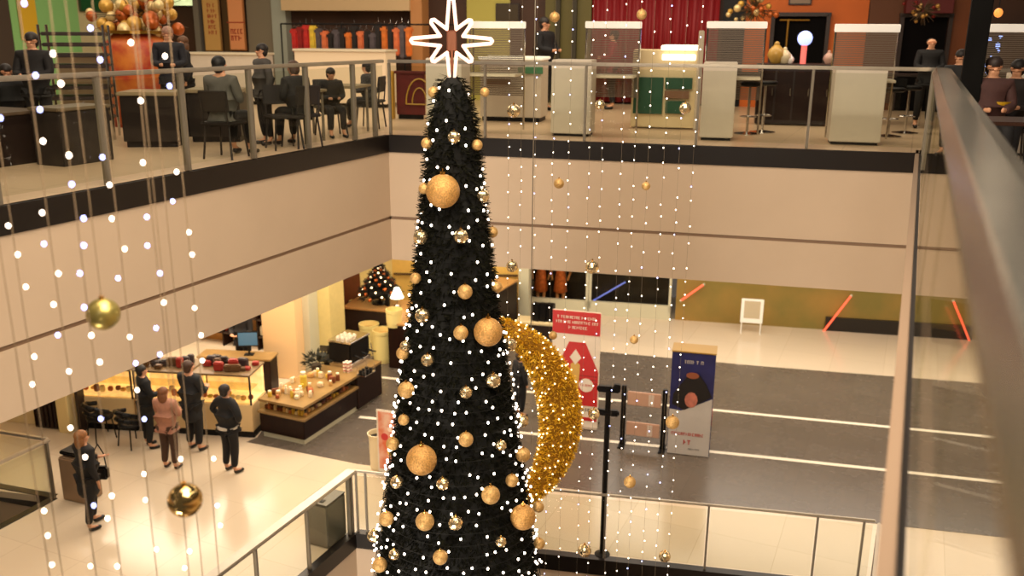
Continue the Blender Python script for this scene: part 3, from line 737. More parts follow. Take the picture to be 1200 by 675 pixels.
for nm,dx,dy,h in (('cash_register',-.05,.1,.32),('card_printer',-.35,.25,.22)):
    t=thing(nm,'black cash register left of the coffee machine' if dx>-.1 else 'small black printer behind the cash register on the kiosk','register' if dx>-.1 else 'printer',(p.x+dx,p.y+dy,zK),.2)
    MB().box((0,0,.06),(.26,.26,.12),0,.01).build('body',BLACK,t); MB().box((0,.06,.12+h/2),(.24,.04,h*.6),rot=Matrix.Rotation(-.2,4,'X'),bev=.006).build('screen',M('dark_screen',(26,24,24),.2),t); MB().rod((0,.06,.1),(0,.06,.2),.02).build('stand',BLACK,t)
p=on(437,438,zK)
t=thing('cup_rack','small chrome rack with dark cups at the rear end of the kiosk','rack',(p.x-.14,p.y-.2,zK))
MB().box((0,.15,.012),(.22,.4,.02)).build('tray',CHROME,t)
for j in range(4): MB().rod((-.1+.2*(j%2),-.03+.36*(j//2),.02),(-.1+.2*(j%2),-.03+.36*(j//2),.2),.006,n=6).build('upright',CHROME,t)
for j in range(6): MB().lathe((-.05+.1*(j%2),.02+.12*(j//2),.02),[(.03,0),(.042,.08)],12).build('cup',BLACK,t)
p=on(356,452,zK); jar((p.x,p.y,zK),.07,.30,M('yellow_jar',(226,196,70),.4),'tall jar with a yellow lid standing in the middle of the kiosk top',None)
t=thing('potted_arrangement','dark green plant arrangement on the left end of the kiosk counter','plant',(KX-.95,KY+1.75,zK))
MB().lathe((0,0,0),[(.09,0),(.12,.14)],16).build('pot',BROWN,t)
m=MB()
for j in range(160):
    d=Vector((q.uniform(-1,1),q.uniform(-1,1),q.uniform(-.1,1))).normalized(); c=Vector((0,0,.16))+d*q.uniform(.08,.3); s_=Vector((q.uniform(-1,1),q.uniform(-1,1),q.uniform(-1,1))).normalized()*.025
    a=m.b.verts.new(c-s_);b=m.b.verts.new(c+d*.09);c2=m.b.verts.new(c+s_); e=m.b.verts.new(c-d*.03); m.b.faces.new((a,b,c2,e))
m.build('leaves',M('dark_leaf',(34,36,20),.6),t)
# ---------------------------------------------------------------- lit display counters along the left shop
ua=Vector((.955,.297,0)).normalized(); ra=math.atan2(ua.y,ua.x)
edges=[(86,503),(160,0),(222,0),(288,0)]
A=G(86,502,L1)
LIT=M('lit_case_inner',(255,214,140),.5,emit=1.1,noise=.25,scale=7)
FRONT=M('case_front',(222,192,140),.45)
names=['cream-fronted lit display counter farthest left, behind the two black chairs','cream-fronted lit display counter behind the pink-coated shopper','cream-fronted lit display counter behind the man in the black jacket']
for i,(x0,x1) in enumerate(((86,158),(159,226),(227,296))):
    a=online(x0,480,A,ua); b=online(x1,480,A,ua); wd=(b-a); wd.z=0; wd=wd.length-.02
    t=thing('display_counter',names[i],'display counter',(a.x,a.y,L1),ra,'lit display counters of the left shop')
    MB().box((wd/2,.40,.07),(wd,.7,.14)).build('plinth',BLACK,t)
    MB().box((wd/2,.40,.42),(wd,.78,.56),0,.01).build('body',FRONT,t)
    MB().box((wd/2,.70,1.0),(wd-.04,.1,.58)).box((wd/2,.42,.715),(wd-.06,.7,.02)).build('interior',LIT,t)
    MB().box((wd/2,.03,1.0),(wd,.01,.58)).build('glass_front',CASEGLASS,t)
    MB().box((wd/2,.30,.98),(wd-.06,.34,.012)).build('shelf',CASEGLASS,t)
    MB().box((wd/2,.40,1.31),(wd,.8,.04),0,.008).build('top',M('case_top',(120,96,66),.3),t)
    for xx in (.015,wd-.015): MB().box((xx,.03,1.0),(.03,.03,.6)).build('corner_post',BROWN,t)
    for j in range(9):
        pp=Vector((a.x,a.y,0))+ua*(.12+j*(wd-.24)/8)+Vector((-ua.y,ua.x,0))*q.uniform(.2,.4)
        packet((pp.x,pp.y,L1+.725),.09,.08,q.uniform(.05,.16),GM[q.randrange(7)],'small goods item inside the '+names[i].split('lit ')[1],'goods in the '+names[i].split('lit ')[1],'goods','pastry_tray',ra)
    for j in range(16):
        pp=Vector((a.x,a.y,0))+ua*(.1+j*(wd-.2)/15)+Vector((-ua.y,ua.x,0))*q.uniform(.15,.6)
        packet((pp.x,pp.y,L1+1.33),q.uniform(.1,.22),.12,q.uniform(.06,.22),M('top_goods_%d'%q.randrange(6),[(150,40,30),(40,26,20),(196,110,90),(220,200,160),(90,60,30),(60,50,50)][q.randrange(6)],.5),'assorted goods on top of the '+names[i].split('lit ')[1],'goods on top of the '+names[i].split('lit ')[1],'goods','gift_box',ra+q.uniform(-.3,.3))
# back shelves of the shop
sh=thing('wall_shelf','dark brown wall shelving full of small goods behind the shop counters','shelf',(-17.6,17.0,L1),.1)
MB().box((2.6,.2,1.2),(5.4,.04,2.4)).build('back_panel',M('shelf_back',(196,140,70),.5,noise=.2),sh)
for j in range(5): MB().box((2.6,0,.35+.45*j),(5.4,.4,.03)).build('shelf_board',BROWN,sh)
for j in range(6): MB().box((.02+1.03*j,0,1.2),(.04,.4,2.4)).build('side_panel',DARKWOOD,sh)
for j in range(70):
    x=q.uniform(.1,5.1); k_=q.randrange(1,5); ca,sa=math.cos(.1),math.sin(.1)
    c_=[(200,120,100),(220,180,80),(40,26,20),(230,214,180),(150,50,36),(180,140,60)][q.randrange(6)]
    packet((-17.6+x*ca,16.95+x*sa,L1+.35+.45*k_-.45+.015),q.uniform(.07,.18),.12,q.uniform(.12,.32),M('shelf_goods_%d_%d_%d'%c_,c_,.5),'small box or tin on the dark brown wall shelving','goods on the dark wall shelving','box','goods_box',.1)
# monitor on a desk and assistant
p=G(272,421,L1+.85); bc=make_table('dark service counter behind the lit display counters, under the monitor',(p.x-.1,p.y+.3,L1),ra,1.7,.5,.85,WOODTOP,DARKWOOD,None,True)
mo=online(291,403,(bc.location.x+.4,bc.location.y+.12,0),ua)
t=thing('monitor','computer monitor with a pale blue screen on the dark service counter','monitor',(mo.x,mo.y,L1+.85),ra+.2)
MB().box((0,0,.38),(.46,.04,.34),0,.01).build('housing',BLACK,t); MB().box((0,-.024,.38),(.41,.008,.29)).build('screen',M('blue_screen',(56,104,140),.2,emit=.25),t); MB().rod((0,.02,0),(0,.02,.25),.02).build('stand',BLACK,t); MB().box((0,.02,.01),(.2,.16,.02)).build('foot',BLACK,t)
person('shop assistant in black behind the counters, left of the blue monitor',(mo.x-.62,mo.y+.55,L1),.2,1.72,(20,16,16),(20,16,16),(70,44,26),arms='front',detail=True)
# tub chairs
for i,(px,py,l) in enumerate(((120,513,'black tub chair with curved arms, the left one in front of the lit counter'),(157,521,'black tub chair with curved arms, beside the tall man in a black coat'))):
    p=G(px,py,L1); make_chair(l,(p.x,p.y,L1),2.8+.2*i,BLACK,None,round_=True)
# shop entrance pieces at the far left
a=G(40,505,L1)
t=thing('sign_column','cream square column with a dark side panel at the left shop entrance','column',(G(68,507,L1).x,G(68,507,L1).y,L1),.2)
MB().box((.14,.15,1.2),(.26,.26,2.4),0,.01).build('shaft',M('cream_column',(236,212,150),.5),t); MB().box((.44,.2,1.2),(.06,.2,2.4)).build('dark_strip',BROWN,t)
t=thing('shutter_panel','dark ribbed shutter panel left of the cream entrance column','panel',(G(45,503,L1).x,G(45,503,L1).y,L1),.2)
MB().box((.18,.1,1.2),(.62,.05,2.4),0,.01).build('panel',BROWN,t)
for j in range(6): MB().box((-.08+.1*j,.06,1.2),(.02,.03,2.3)).build('rib',DARKWOOD,t)
p=G(14,505,L1); t=thing('display_cabinet','pale display cabinet with lit shelves at the far left edge of the lower mall','cabinet',(p.x-.6,p.y+.2,L1),.2)
MB().box((.5,.3,.4),(1.2,.5,.8),0,.01).build('body',CREAMP,t); MB().box((.5,.5,1.3),(1.2,.06,1.0)).build('back_panel',LIT,t); MB().box((.5,.3,1.25),(1.16,.4,.02)).build('shelf',CASEGLASS,t)
# people of the lower mall
def stand(px,py): p=G(px,py,L1); return (p.x,p.y,L1)
def hh(px,py,top): p=G(px,py,L1); return up(p,top)-L1
person('woman with fair hair in a long black coat walking by the lower glass balustrade',stand(110,617),2.9,hh(110,617,506),(16,14,16),(20,17,18),(150,96,48),'walk',('down','front'),True,longhair=True)
t=person('tall man in a long black coat standing at the lit counters',stand(176,524),2.6,hh(176,524,429),(14,15,18),(14,14,16),(26,20,18),'stand',('front','down'),True)
person('shopper in a dusty pink coat and brown trousers',stand(201,549),3.3,hh(201,549,455),(182,128,104),(74,48,32),(130,80,46),'stand','front',False,longhair=True,shoes=(40,24,18))
person('dark-clothed man standing behind the pink-coated shopper',stand(230,527),3.1,hh(230,527,424),(24,26,30),(16,14,16),(70,44,28),'stand','front',True)
person('man in a black jacket with hands at his waist, seen from behind',stand(272,553),3.0,hh(272,553,452),(12,11,13),(14,12,13),(34,24,20),'stand','hips',False,belt=(196,186,170))
t=thing('shoulder_bag','small dark shoulder bag hanging at the walking woman\'s side','bag',(stand(123,600)[0],stand(123,600)[1]+.0,L1+.62),.4)
MB().box((0,0,.11),(.30,.12,.24),0,.04).build('body',BLACK,t); MB().tube([(-.12,0,.22),(-.08,0,.45),(.02,0,.62),(.1,0,.45),(.12,0,.22)],.01,6).build('strap',BLACK,t)
# bins
p=G(68,584,L1); t=thing('litter_bin','tan rectangular litter bin beside the lower left balustrade','bin',(p.x+.12,p.y,L1),.06)
MB().box((.25,.2,.40),(.5,.4,.80),0,.02).build('body',M('tan_metal',(150,124,98),.45,.3),t); MB().box((.16,.2,.86),(.34,.3,.07),0,.02).build('hood',BLACK,t)
p=G(376,632,L1); t=thing('litter_bin','grey metal litter bin behind the corner of the lower balustrade','bin',(p.x-.12,p.y-.25,L1),0)
MB().box((.2,.3,.37),(.42,.5,.72),0,.015).build('body',M('grey_bin',(120,116,104),.35,.5),t); MB().box((.2,.3,.745),(.43,.51,.025),0,.008).build('lid',M('bin_lid',(90,86,78),.3,.6),t); MB().box((.2,.15,.762),(.2,.08,.008)).build('slot',BLACK,t)
p=G(437,554,L1); t=thing('litter_bin','cream round bin with a scalloped rim beside the leaning white sign','bin',(p.x,p.y+.2,L1),0)
hb_=up((p.x,p.y+.2),507)-L1
MB().lathe((0,0,0),[(.13,0),(.15,.05),(.16,hb_-.1),(.19,hb_),(.17,hb_),(.15,hb_-.12)],24).build('tub',M('cream_plastic',(238,220,180),.4),t); MB().lathe((0,0,hb_-.10),[(.145,0),(.145,.02)],20).build('bin_liner',BLACK,t)
# leaning sign
p=G(441,553,L1); q2=(p.x+.08,p.y-.02)
hs=up(q2,479)-L1
t=thing('poster_stand','white framed floor poster with an orange and pink picture left of the tall tree','poster',(q2[0],q2[1],L1),.1)
MB().box((.19,0,hs/2+.02),(.42,.03,hs-.04),0,.012).build('frame',M('white_frame',(238,226,208),.4),t)
MB().box((.19,-.018,hs/2+.04),(.34,.008,hs-.16)).build('picture',M('orange_picture',(226,110,66),.5,c2=(240,196,170),scale=4),t)
MB().box((.19,.05,.02),(.44,.3,.03)).build('foot',CHROME,t)
for k_,(cx_,cz_,r_,c_) in enumerate(((.26,.42,.08,(238,190,60)),(.14,.66,.07,(206,50,50)),(.25,.80,.05,(250,220,200)))): MB().plate([(cx_+r_*math.cos(a*.5236),cz_*hs/1.0*.9+r_*math.sin(a*.5236)) for a in range(12)],-.024,-.022).build('printed_spot',M('spot_%d'%k_,c_,.5),t)
# ---------------------------------------------------------------- helpers for fronts seen on a wall
def strokes(par,x0,x1,z,h,y,mat,seed,n=None,name='lettering'):
    q_=random.Random(seed); m=MB(); x=x0
    while x<x1-.3*h:
        w_=h*q_.uniform(.35,.7)
        k_=q_.randrange(4)
        if k_==0: m.box((x+w_/2,y,z),(w_,.004,h*.22)).box((x+h*.1,y,z),(h*.2,.004,h))
        elif k_==1: m.box((x+h*.1,y,z),(h*.2,.004,h)).box((x+w_,y,z),(h*.2,.004,h)).box((x+w_/2,y,z+h*.4),(w_,.004,h*.2))
        elif k_==2: m.box((x+w_/2,y,z+h*.4),(w_,.004,h*.2)).box((x+w_/2,y,z-h*.4),(w_,.004,h*.2)).box((x+h*.1,y,z),(h*.2,.004,h))
        else: m.box((x+w_/2,y,z),(h*.22,.004,h)).box((x+w_/2,y,z+h*.4),(w_,.004,h*.2))
        x+=w_+h*.28+(h*.4 if q_.random()<.18 else 0)
    return m.build(name,mat,par)
def onwall(a,u,x0,y0,x1,y1):
    p=online(x0,(y0+y1)/2,a,u); q_=online(x1,(y0+y1)/2,a,u); c=(p+q_)/2; w_=(Vector((q_.x,q_.y))-Vector((p.x,p.y))).length
    return c,w_,up((c.x,c.y),y1),up((c.x,c.y),y0),p
RZB=RB
def wallbox(name,a,u,x0,y0,x1,y1,mat,th=.06,off=0,kind='structure',label=None,cat=None,zb=None,ztop=None,group=None):
    c,w_,z0,z1,p=onwall(a,u,x0,y0,x1,y1)
    if zb is not None: z0=zb
    if ztop is not None: z1=ztop
    n_=Vector((u[1],-u[0],0)); n_=n_ if n_.dot(Vector((c.x,c.y,0)))<0 else -n_
    c=c+n_*(th/2+off); o=MB().box((0,0,(z1-z0)/2),(w_,th,z1-z0),0,.0).build(name,mat); o.location=(c.x,c.y,z0); o.rotation_euler=(0,0,math.atan2(u[1],u[0]))
    return tag(o,label,cat,group,kind)
# ---------------------------------------------------------------- lower mall, far side
SB=(-9.35,22.55,0); us=(uB1.x,uB1.y)
SB=(bk1(-8.9)[0],bk1(-8.9)[1],0)
def shopwin(x0,x1,n):
    c,w_,_,_,p=onwall(SB,us,x0,340,x1,372)
    t=thing('window_%d'%n,None,None,(p.x,p.y,L1),math.atan2(us[1],us[0])); t['kind']='structure'
    MB().box((w_/2,.5,2.1),(w_,.04,4.2)).build('backdrop',M('shop_dark',(22,20,24),.5,noise=.3,scale=2),t)
    MB().box((w_/2,0,2.3),(w_-.06,.012,3.7)).build('pane',CASEGLASS,t)
    MB().box((w_/2,0,.2),(w_,.1,.4)).box((w_/2,0,4.17),(w_,.1,.06)).box((.03,0,2.2),(.07,.1,4.0)).box((w_-.03,0,2.2),(.07,.1,4.0)).build('window_frame',GREYW,t)
    return t,w_
shopwin(619,689,1); t2,w2_=shopwin(690,786,2)
BLUE=M('blue_light',(110,130,255),.3,emit=.9)
blm=thing('blue_tube_light','blue light tube slanting in the dark shop window behind the red poster','light',(online(712,345,SB,us).x,online(712,345,SB,us).y+.25,up(online(712,345,SB,us),345)),.2)
MB().rod((-.5,0,-.3),(.45,0,.35),.022).build('tube',BLUE,blm); MB().ball((-.5,0,-.3),.04,u=8,v=6).ball((.45,0,.35),.04,u=8,v=6).build('end_cap',BLACK,blm)
# mannequins in the shop window
ORM=M('copper_cloth',(214,120,72),.5,.2,noise=.4,scale=12)
for i,(px,l) in enumerate(((630,'mannequin with copper dress, the left one in the far shop window'),(653,'mannequin with copper dress, the right one in the far shop window'))):
    p=online(px,345,SB,us); t=thing('mannequin',l,'mannequin',(p.x,p.y+.25,L1+.02),.2)
    MB().lathe((0,0,1.0),[(.12,-.6+.1),(.20,-.45),(.15,0),(.12,.2),(.17,.42),(.17,.5),(.05,.58),(.045,.66)],18).build('dress',ORM,t,True)
    MB().ball((0,0,1.78),.10,(.85,1,1.2),14,9).build('head',M('mannequin_skin',(180,130,90),.4),t,True)
    m=MB()
    for s in (-1,1): m.rod((s*.19,0,1.42),(s*.28,.02,1.12),.04,.035).rod((s*.28,.02,1.12),(s*.22,-.12,.9),.033,.025).rod((s*.09,0,.5),(s*.09,0,.04),.05,.035)
    m.build('limbs',MATS['mannequin_skin'],t,True); MB().lathe((0,0,0),[(.22,0),(.22,.03)],18).build('stand',CHROME,t)
# white low bench with black boxes below the mannequins
a,w_=face(603,396,652,L1,.2); t=thing('display_bench','low cream bench in front of the far shop window, beside the grey-white column','bench',(a.x,a.y,L1),.2)
MB().box((w_/2,.3,.42),(w_,.6,.06),0,.01).build('top',CREAMP,t); MB().box((w_/2,.32,.2),(w_-.12,.5,.38)).build('base',BROWN,t)
for i in range(3):
    o=MB().box((0,0,.24),(.2,.2,.48),0,.01).build('black_box',BLACK); o.location=(a.x+w_*(.42+.16*i),a.y+.35+.05*i,L1+.45); tag(o,ORD[i]+' from the left of the black boxes on the low cream bench','box','black boxes on the cream bench')
# skirting and neon strips of the olive wall
OA=(BK1[0][0],BK1[0][1],0)
wallbox('trim_16',OA,us,966,376,1140,396,M('black_skirting',(28,22,16),.4),.08,.01,zb=L1)
RED=M('red_neon',(255,96,66),.4,emit=1.3)
for (x0,y0,x1,y1,l) in ((998,345,963,390,'slanting red neon strip on the olive wall, left of the near base bar'),(1117,351,1137,400,'red neon strip on the olive wall seen through the near glass panel'),(826,332,799,351,'short red neon strip at the end of the dark shop window')):
    p=online(x0,y0,OA,us);q_=online(x1,y1,OA,us); d_=Vector((0,-.13,0)); t=thing('neon_strip',l,'neon light',p+d_,0); MB().rod((0,0,0),q_-p,.028,n=8).build('tube',RED,t); MB().ball((0,0,0),.035,u=8,v=6).ball(tuple(q_-p),.035,u=8,v=6).build('end_cap',GREYW,t)
# white pavement sign
a,w_=face(867,388,893,L1,.2); hs=up(a,348)-L1
t=thing('sign_stand','white upright notice stand on two legs before the olive wall','sign',(a.x,a.y-.1,L1),.2)
MB().box((w_/2,0,hs*.64),(w_,.03,hs*.70),0,.01).build('frame',M('white_frame2',(236,232,220),.4,emit=.15),t); MB().box((w_/2,-.018,hs*.68),(w_*.72,.006,hs*.5)).build('notice',M('notice',(196,180,150),.5),t)
for s in (.04,w_-.04): MB().rod((s,0,0),(s,0,hs*.35),.014).rod((s,-.12,.012),(s,.12,.012),.014).build('leg',MATS['white_frame2'],t)
# red poster
a,w_=face(645,497,700,L1,.14); hs=up(a,362)-L1
t=thing('poster_stand','tall red and white advertising poster stand behind the golden crescent','poster',(a.x,a.y,L1),.14)
RP=M('poster_red',(206,38,40),.5); WP=M('poster_white',(246,232,214),.5)
MB().box((w_/2,.02,hs/2),(w_,.035,hs),0,.01).build('panel',WP,t)
MB().box((w_/2,-.002,hs*.90),(w_-.01,.006,hs*.19)).build('red_header',RP,t)
MB().plate([(w_*.02,hs*.2),(w_*.98,hs*.2),(w_*.98,hs*.50),(w_*.70,hs*.74),(w_*.36,hs*.74),(w_*.16,hs*.56),(w_*.02,hs*.53)],-.006,0).build('red_field',RP,t)
for j in range(3): MB().box((w_*.5,-.008,hs*(.46-.03*j)),(w_*.94,.004,hs*.007)).build('stripe',M('poster_dark_red',(150,20,26),.5),t)
for j,(a0,a1,z_) in enumerate(((.10,.92,.945),(.08,.95,.905),(.34,.74,.862))): strokes(t,w_*a0,w_*a1,hs*z_,hs*.022,-.008,WP,j)
MB().plate([(w_*.50,hs*.55),(w_*.62,hs*.61),(w_*.50,hs*.68),(w_*.38,hs*.61)],-.014,-.006).build('white_diamond',WP,t)
MB().plate([(w_*.43,hs*.22),(w_*.56,hs*.22),(w_*.60,hs*.55),(w_*.50,hs*.58),(w_*.40,hs*.55)],-.012,-.006).build('torch',M('poster_gold',(222,176,84),.4),t)
MB().plate([(w_*.74+w_*.15*math.cos(i*.3927),hs*.38+w_*.15*math.sin(i*.3927)) for i in range(16)],-.012,-.006).build('white_disc',WP,t)
strokes(t,w_*.62,w_*.88,hs*.38,hs*.016,-.014,RP,8)
strokes(t,w_*.52,w_*.94,hs*.165,hs*.026,-.004,BLACK,9); MB().box((w_/2,-.003,hs*.085),(w_*.96,.006,hs*.03)).build('red_band',RP,t)
MB().box((w_/2,.1,.02),(w_*1.0,.4,.03)).build('foot',CHROME,t)
# blue advertising box
a,w_=face(781,531,831,L1,.17); hs=up(a,412)-L1
t=thing('advertising_box','tall blue and white advertising box with a dark-haired portrait on the grey tiles','advertising box',(a.x,a.y,L1),.17)
BL=M('box_blue',(38,40,104),.45,noise=.3,scale=3); BW=M('box_grey_white',(200,194,188),.5,noise=.06,scale=3)
MB().box((w_/2,.24,hs/2),(w_,.46,hs),0,.01).build('case',BL,t)
MB().box((w_/2,.24,hs+.012),(w_+.02,.48,.025),0,.005).build('lid',M('cardboard_gold',(170,134,60),.5),t)
MB().plate([(.01,.02),(w_-.01,.02),(w_-.01,hs*.58),(w_*.6,hs*.50),(w_*.28,hs*.44),(.01,hs*.45)],-.012,0).build('white_front',BW,t)
HB=M('portrait_hair',(20,14,14),.6)
MB().plate([(w_*.06,hs*.5),(w_*.35,hs*.45),(w_*.70,hs*.53),(w_*.97,hs*.60),(w_*.82,hs*.72),(w_*.66,hs*.80),(w_*.42,hs*.80),(w_*.24,hs*.70),(w_*.08,hs*.60)],-.016,-.006).build('portrait_hair',HB,t)
MB().plate([(w_*(.50+.15*math.cos(i*.5236)),hs*(.555+.075*math.sin(i*.5236))) for i in range(12)],-.022,-.012).build('portrait_face',M('portrait_skin',(206,124,104),.5,noise=.3,scale=10),t)
MB().plate([(w_*(.50+.15*math.cos(i*.5236)),hs*(.79+.03*math.sin(i*.5236))) for i in range(12)],-.022,-.012).build('portrait_brow',M('portrait_brown',(150,84,54),.5),t)
strokes(t,w_*.30,w_*.70,hs*.915,hs*.03,-.004,BW,21); strokes(t,w_*.08,w_*.85,hs*.215,hs*.028,-.016,M('box_red',(190,60,50),.5),22); strokes(t,w_*.38,w_*.52,hs*.135,hs*.045,-.016,MATS['box_red'],25)
strokes(t,w_*.50,w_*.78,hs*.07,hs*.014,-.016,M('box_grey',(120,118,120),.5),24)
MB().box((w_+.004,.24,hs*.36),(.006,.40,hs*.10)).build('side_picture',M('side_orange',(196,96,70),.5),t)
# pole with cross heads and two-tier panel stand
p=online(706,640,(C1[0],C1[1]+.15,0),Lc.normalized()); p.z=L1; hp=up(p,452)-L1
t=thing('lamp_pole','slim black pole with two stubby cross heads behind the lower balustrade','pole',p,.2)
MB().lathe((0,0,0),[(.12,0),(.12,.02),(.03,.05)],16).build('base',BLACK,t); MB().rod((0,0,.02),(0,0,hp),.042,n=10).build('pole',BLACK,t)
for z_ in (hp-.05,hp-.42): MB().box((0,0,z_),(.34,.10,.09),0,.02).build('cross_head',BLACK,t); 
MB().box((.13,-.06,hp-.0),(.10,.08,.12),0,.01).build('spotlight',BLACK,t)
a,w_=face(727,521,778,L1,.14); hs=up(a,451)-L1
t=thing('panel_stand','two-tier stand with pale pink panels between black posts on the grey tiles','display stand',(a.x,a.y,L1),.14)
for s in (.03,w_-.03): MB().box((s,0,hs/2),(.09,.08,hs),0,.01).build('post',BLACK,t); MB().box((s,0,.015),(.12,.4,.03)).build('foot',BLACK,t)
for z_ in (.80,.30): MB().box((w_/2,0,hs*z_),(w_-.2,.05,hs*.22),0,.01).build('panel',M('pink_panel',(206,164,140),.5),t); MB().box((w_*.66,-.03,hs*z_),(.1,.01,hs*.18)).build('label_plate',M('pale_plate',(226,206,190),.5),t)
# yellow shop island behind the kiosk
a,w_=face(403,404,456,L1,.1)
zc=up(a,390)-L1
t=thing('shop_counter','tan L-shaped shop counter carrying the small decorated tree','counter',(a.x,a.y,L1),.15)
MB().box((.85,.5,1.0),(1.7,1.0,.06),0,.01).build('top',M('tan_top',(186,140,84),.35),t); MB().box((.85,.52,.49),(1.62,.9,.96)).build('body',BROWN,t)
CT=Vector(t.location)
tb_=online(446,368,(CT.x,CT.y+.55,0),(math.cos(.15),math.sin(.15)))
tx,ty=tb_.x,tb_.y; z_b=CT.z+1.03; ht=up((tx,ty),309)-z_b
st=thing('small_christmas_tree','small Christmas tree with orange baubles and lights on the tan shop counter','tree',(tx,ty,z_b))
MB().lathe((0,0,0),[(.22,0),(.22,.03),(.05,.06)],18).rod((0,0,.03),(0,0,.3),.03).build('stand',BLACK,st)
m=MB(); q=random.Random(4)
for j in range(2600):
    f_=q.random()**.7; z_=.2+(ht-.2)*(1-f_); r_=(.62*f_)*(.78+.22*math.sin(f_*26))*q.uniform(.75,1); a_=q.uniform(0,6.283)
    c=Vector((r_*math.cos(a_),r_*math.sin(a_),z_)); d=Vector((math.cos(a_)+q.uniform(-.5,.5),math.sin(a_)+q.uniform(-.5,.5),q.uniform(-.5,.4))).normalized()*.13; s_=Vector((q.uniform(-1,1),q.uniform(-1,1),q.uniform(-1,1))).normalized()*.018
    v=[m.b.verts.new(x) for x in (c-s_,c+s_,c+d+s_*.3,c+d-s_*.3)]; m.b.faces.new(v)
m.rod((0,0,.2),(0,0,ht),.30,.01,n=14)
m.build('foliage',M('small_tree_green',(26,22,12),.7),st)
OB=M('orange_bauble',(206,110,50),.25,.6); sb0=None; lb0=None
for j in range(60):
    f_=.08+.92*(j+.5)/60; a_=j*2.399; r_=.60*f_*.95; loc=(r_*math.cos(a_),r_*math.sin(a_),.2+(ht-.2)*(1-f_))
    if j%2:
        if not sb0: sb0=MB().ball((0,0,0),.05,(1,1,1),12,8).build('bauble',OB,st,True); o=sb0
        else: o=sb0.copy(); col.objects.link(o); o.parent=st
    else:
        if not lb0: lb0=MB().ball((0,0,0),.022,(1,1,1),8,6).build('bulb',M('warm_bulb',(255,214,160),.3,emit=9),st); o=lb0
        else: o=lb0.copy(); col.objects.link(o); o.parent=st
    o.location=loc
# cream tubs and dark counter with lamp
def tub(px,pyb,pyt,rpx,label,z0=L1):
    p=G(px,pyb,z0); k_=depth(p)/F; r_=rpx*k_; h_=up((p.x,p.y+r_),pyt)-z0; t=thing('round_tub',label,'tub',(p.x,p.y+r_,z0))
    MB().lathe((0,0,0),[(r_*.84,0),(r_*.92,.1),(r_*.95,h_-.1),(r_,h_-.08),(r_,h_),(r_*.92,h_),(r_*.90,h_-.16)],28).build('tub',M('cream_tub',(232,214,140),.4),t,False)
    MB().lathe((0,0,h_-.15),[(r_*.9,0),(r_*.9,.02)],24).build('contents',M('tub_inner',(190,140,70),.6),t)
tub(443,427,386,13,'large cream round tub standing at the end of the coffee kiosk')
tub(427,418,379,12,'cream round tub left of and behind the larger cream tub')
tub(457,385,362,10,'cream round tub on the tan counter beside the table lamp',CT.z+1.03)
a,w_=face(456,431,520,L1,.12); zc=up(a,379)-L1
t=thing('dark_counter','dark-fronted shop counter with a tan top left of the tall tree','counter',(a.x,a.y,L1),.12)
MB().box((w_/2,.9,zc/2-.02),(w_,1.8,zc-.04),0,.01).build('body',DARKWOOD,t); MB().box((w_/2,.9,zc),(w_+.04,1.86,.05),0,.01).build('top',MATS['tan_top'],t)
DC=Vector(t.location); lp=online(466,372,(DC.x,DC.y+1.3,0),(1,.12)); 
t=thing('table_lamp','small table lamp with a glowing white conical shade on the dark-fronted counter','lamp',(lp.x,lp.y,L1+zc+.025))
hl=.5
MB().lathe((0,0,0),[(.09,0),(.09,.02),(.02,.05)],16).rod((0,0,.03),(0,0,.3),.014).build('base',CHROME,t); MB().lathe((0,0,.22),[(.17,0),(.06,.26),(.05,.26)],20).build('lamp_shade',M('lamp_glow',(255,240,205),.5,emit=3.5,sample=True),t)
o=MB().box((0,0,.16),(.10,.08,.32),0,.01).build('black_speaker',BLACK); o.location=(lp.x-.22,lp.y-.1,L1+zc+.025); tag(o,'small black upright box left of the glowing table lamp','box')
# right dark counter of the island, running away
a=G(578,402,L1); b=G(606,377,L1); za=up(a,351)-L1
t=thing('dark_counter','dark wooden counter with a thin tan top running away right of the tall tree','counter',(b.x,a.y,L1),0)
ln=b.y-a.y
MB().box((-.3,ln/2,za/2),(.6,ln,za),0,.01).build('body',DARKWOOD,t); MB().box((-.3,ln/2,za+.02),(.66,ln+.04,.05),0,.01).build('top',MATS['tan_top'],t)
# ---------------------------------------------------------------- upper gallery walls
LA=(-18,12,0); LU=(0,1); BA=(-15,19,0); BU=(UB.x,UB.y)
cornery=19-3*UB.y/UB.x
WC=M('upper_cream_wall',(206,194,148),.6,noise=.04)
wallpts('wall_left',[(-18,cornery),(-18,2)],0,3.6,WC)
bw=lambda x:(x,19+(x+15)*UB.y/UB.x)
DKW=M('upper_dark_wall',(70,42,24),.6,noise=.3,scale=1)
wallpts('wall_back',[bw(12),bw(-18)],0,3.6,DKW)
pcx=proj((-18,cornery,1.5))[0]
def W(name,x0,y0,x1,y1,mat,th=.05,off=0,**kw):
    xm=(x0+x1)/2
    return wallbox(name,LA if xm<pcx else BA,LU if xm<pcx else BU,x0,y0,x1,y1,mat,th,off,**kw)
S3=dict(zb=0,ztop=3.6)
W('wall_left',-40,0,11,60,M('uw_dark',(70,56,44),.6),.05,.01,**S3)
W('wall_left',13,0,92,80,M('uw_green',(140,196,120),.5),.05,.01,**S3)
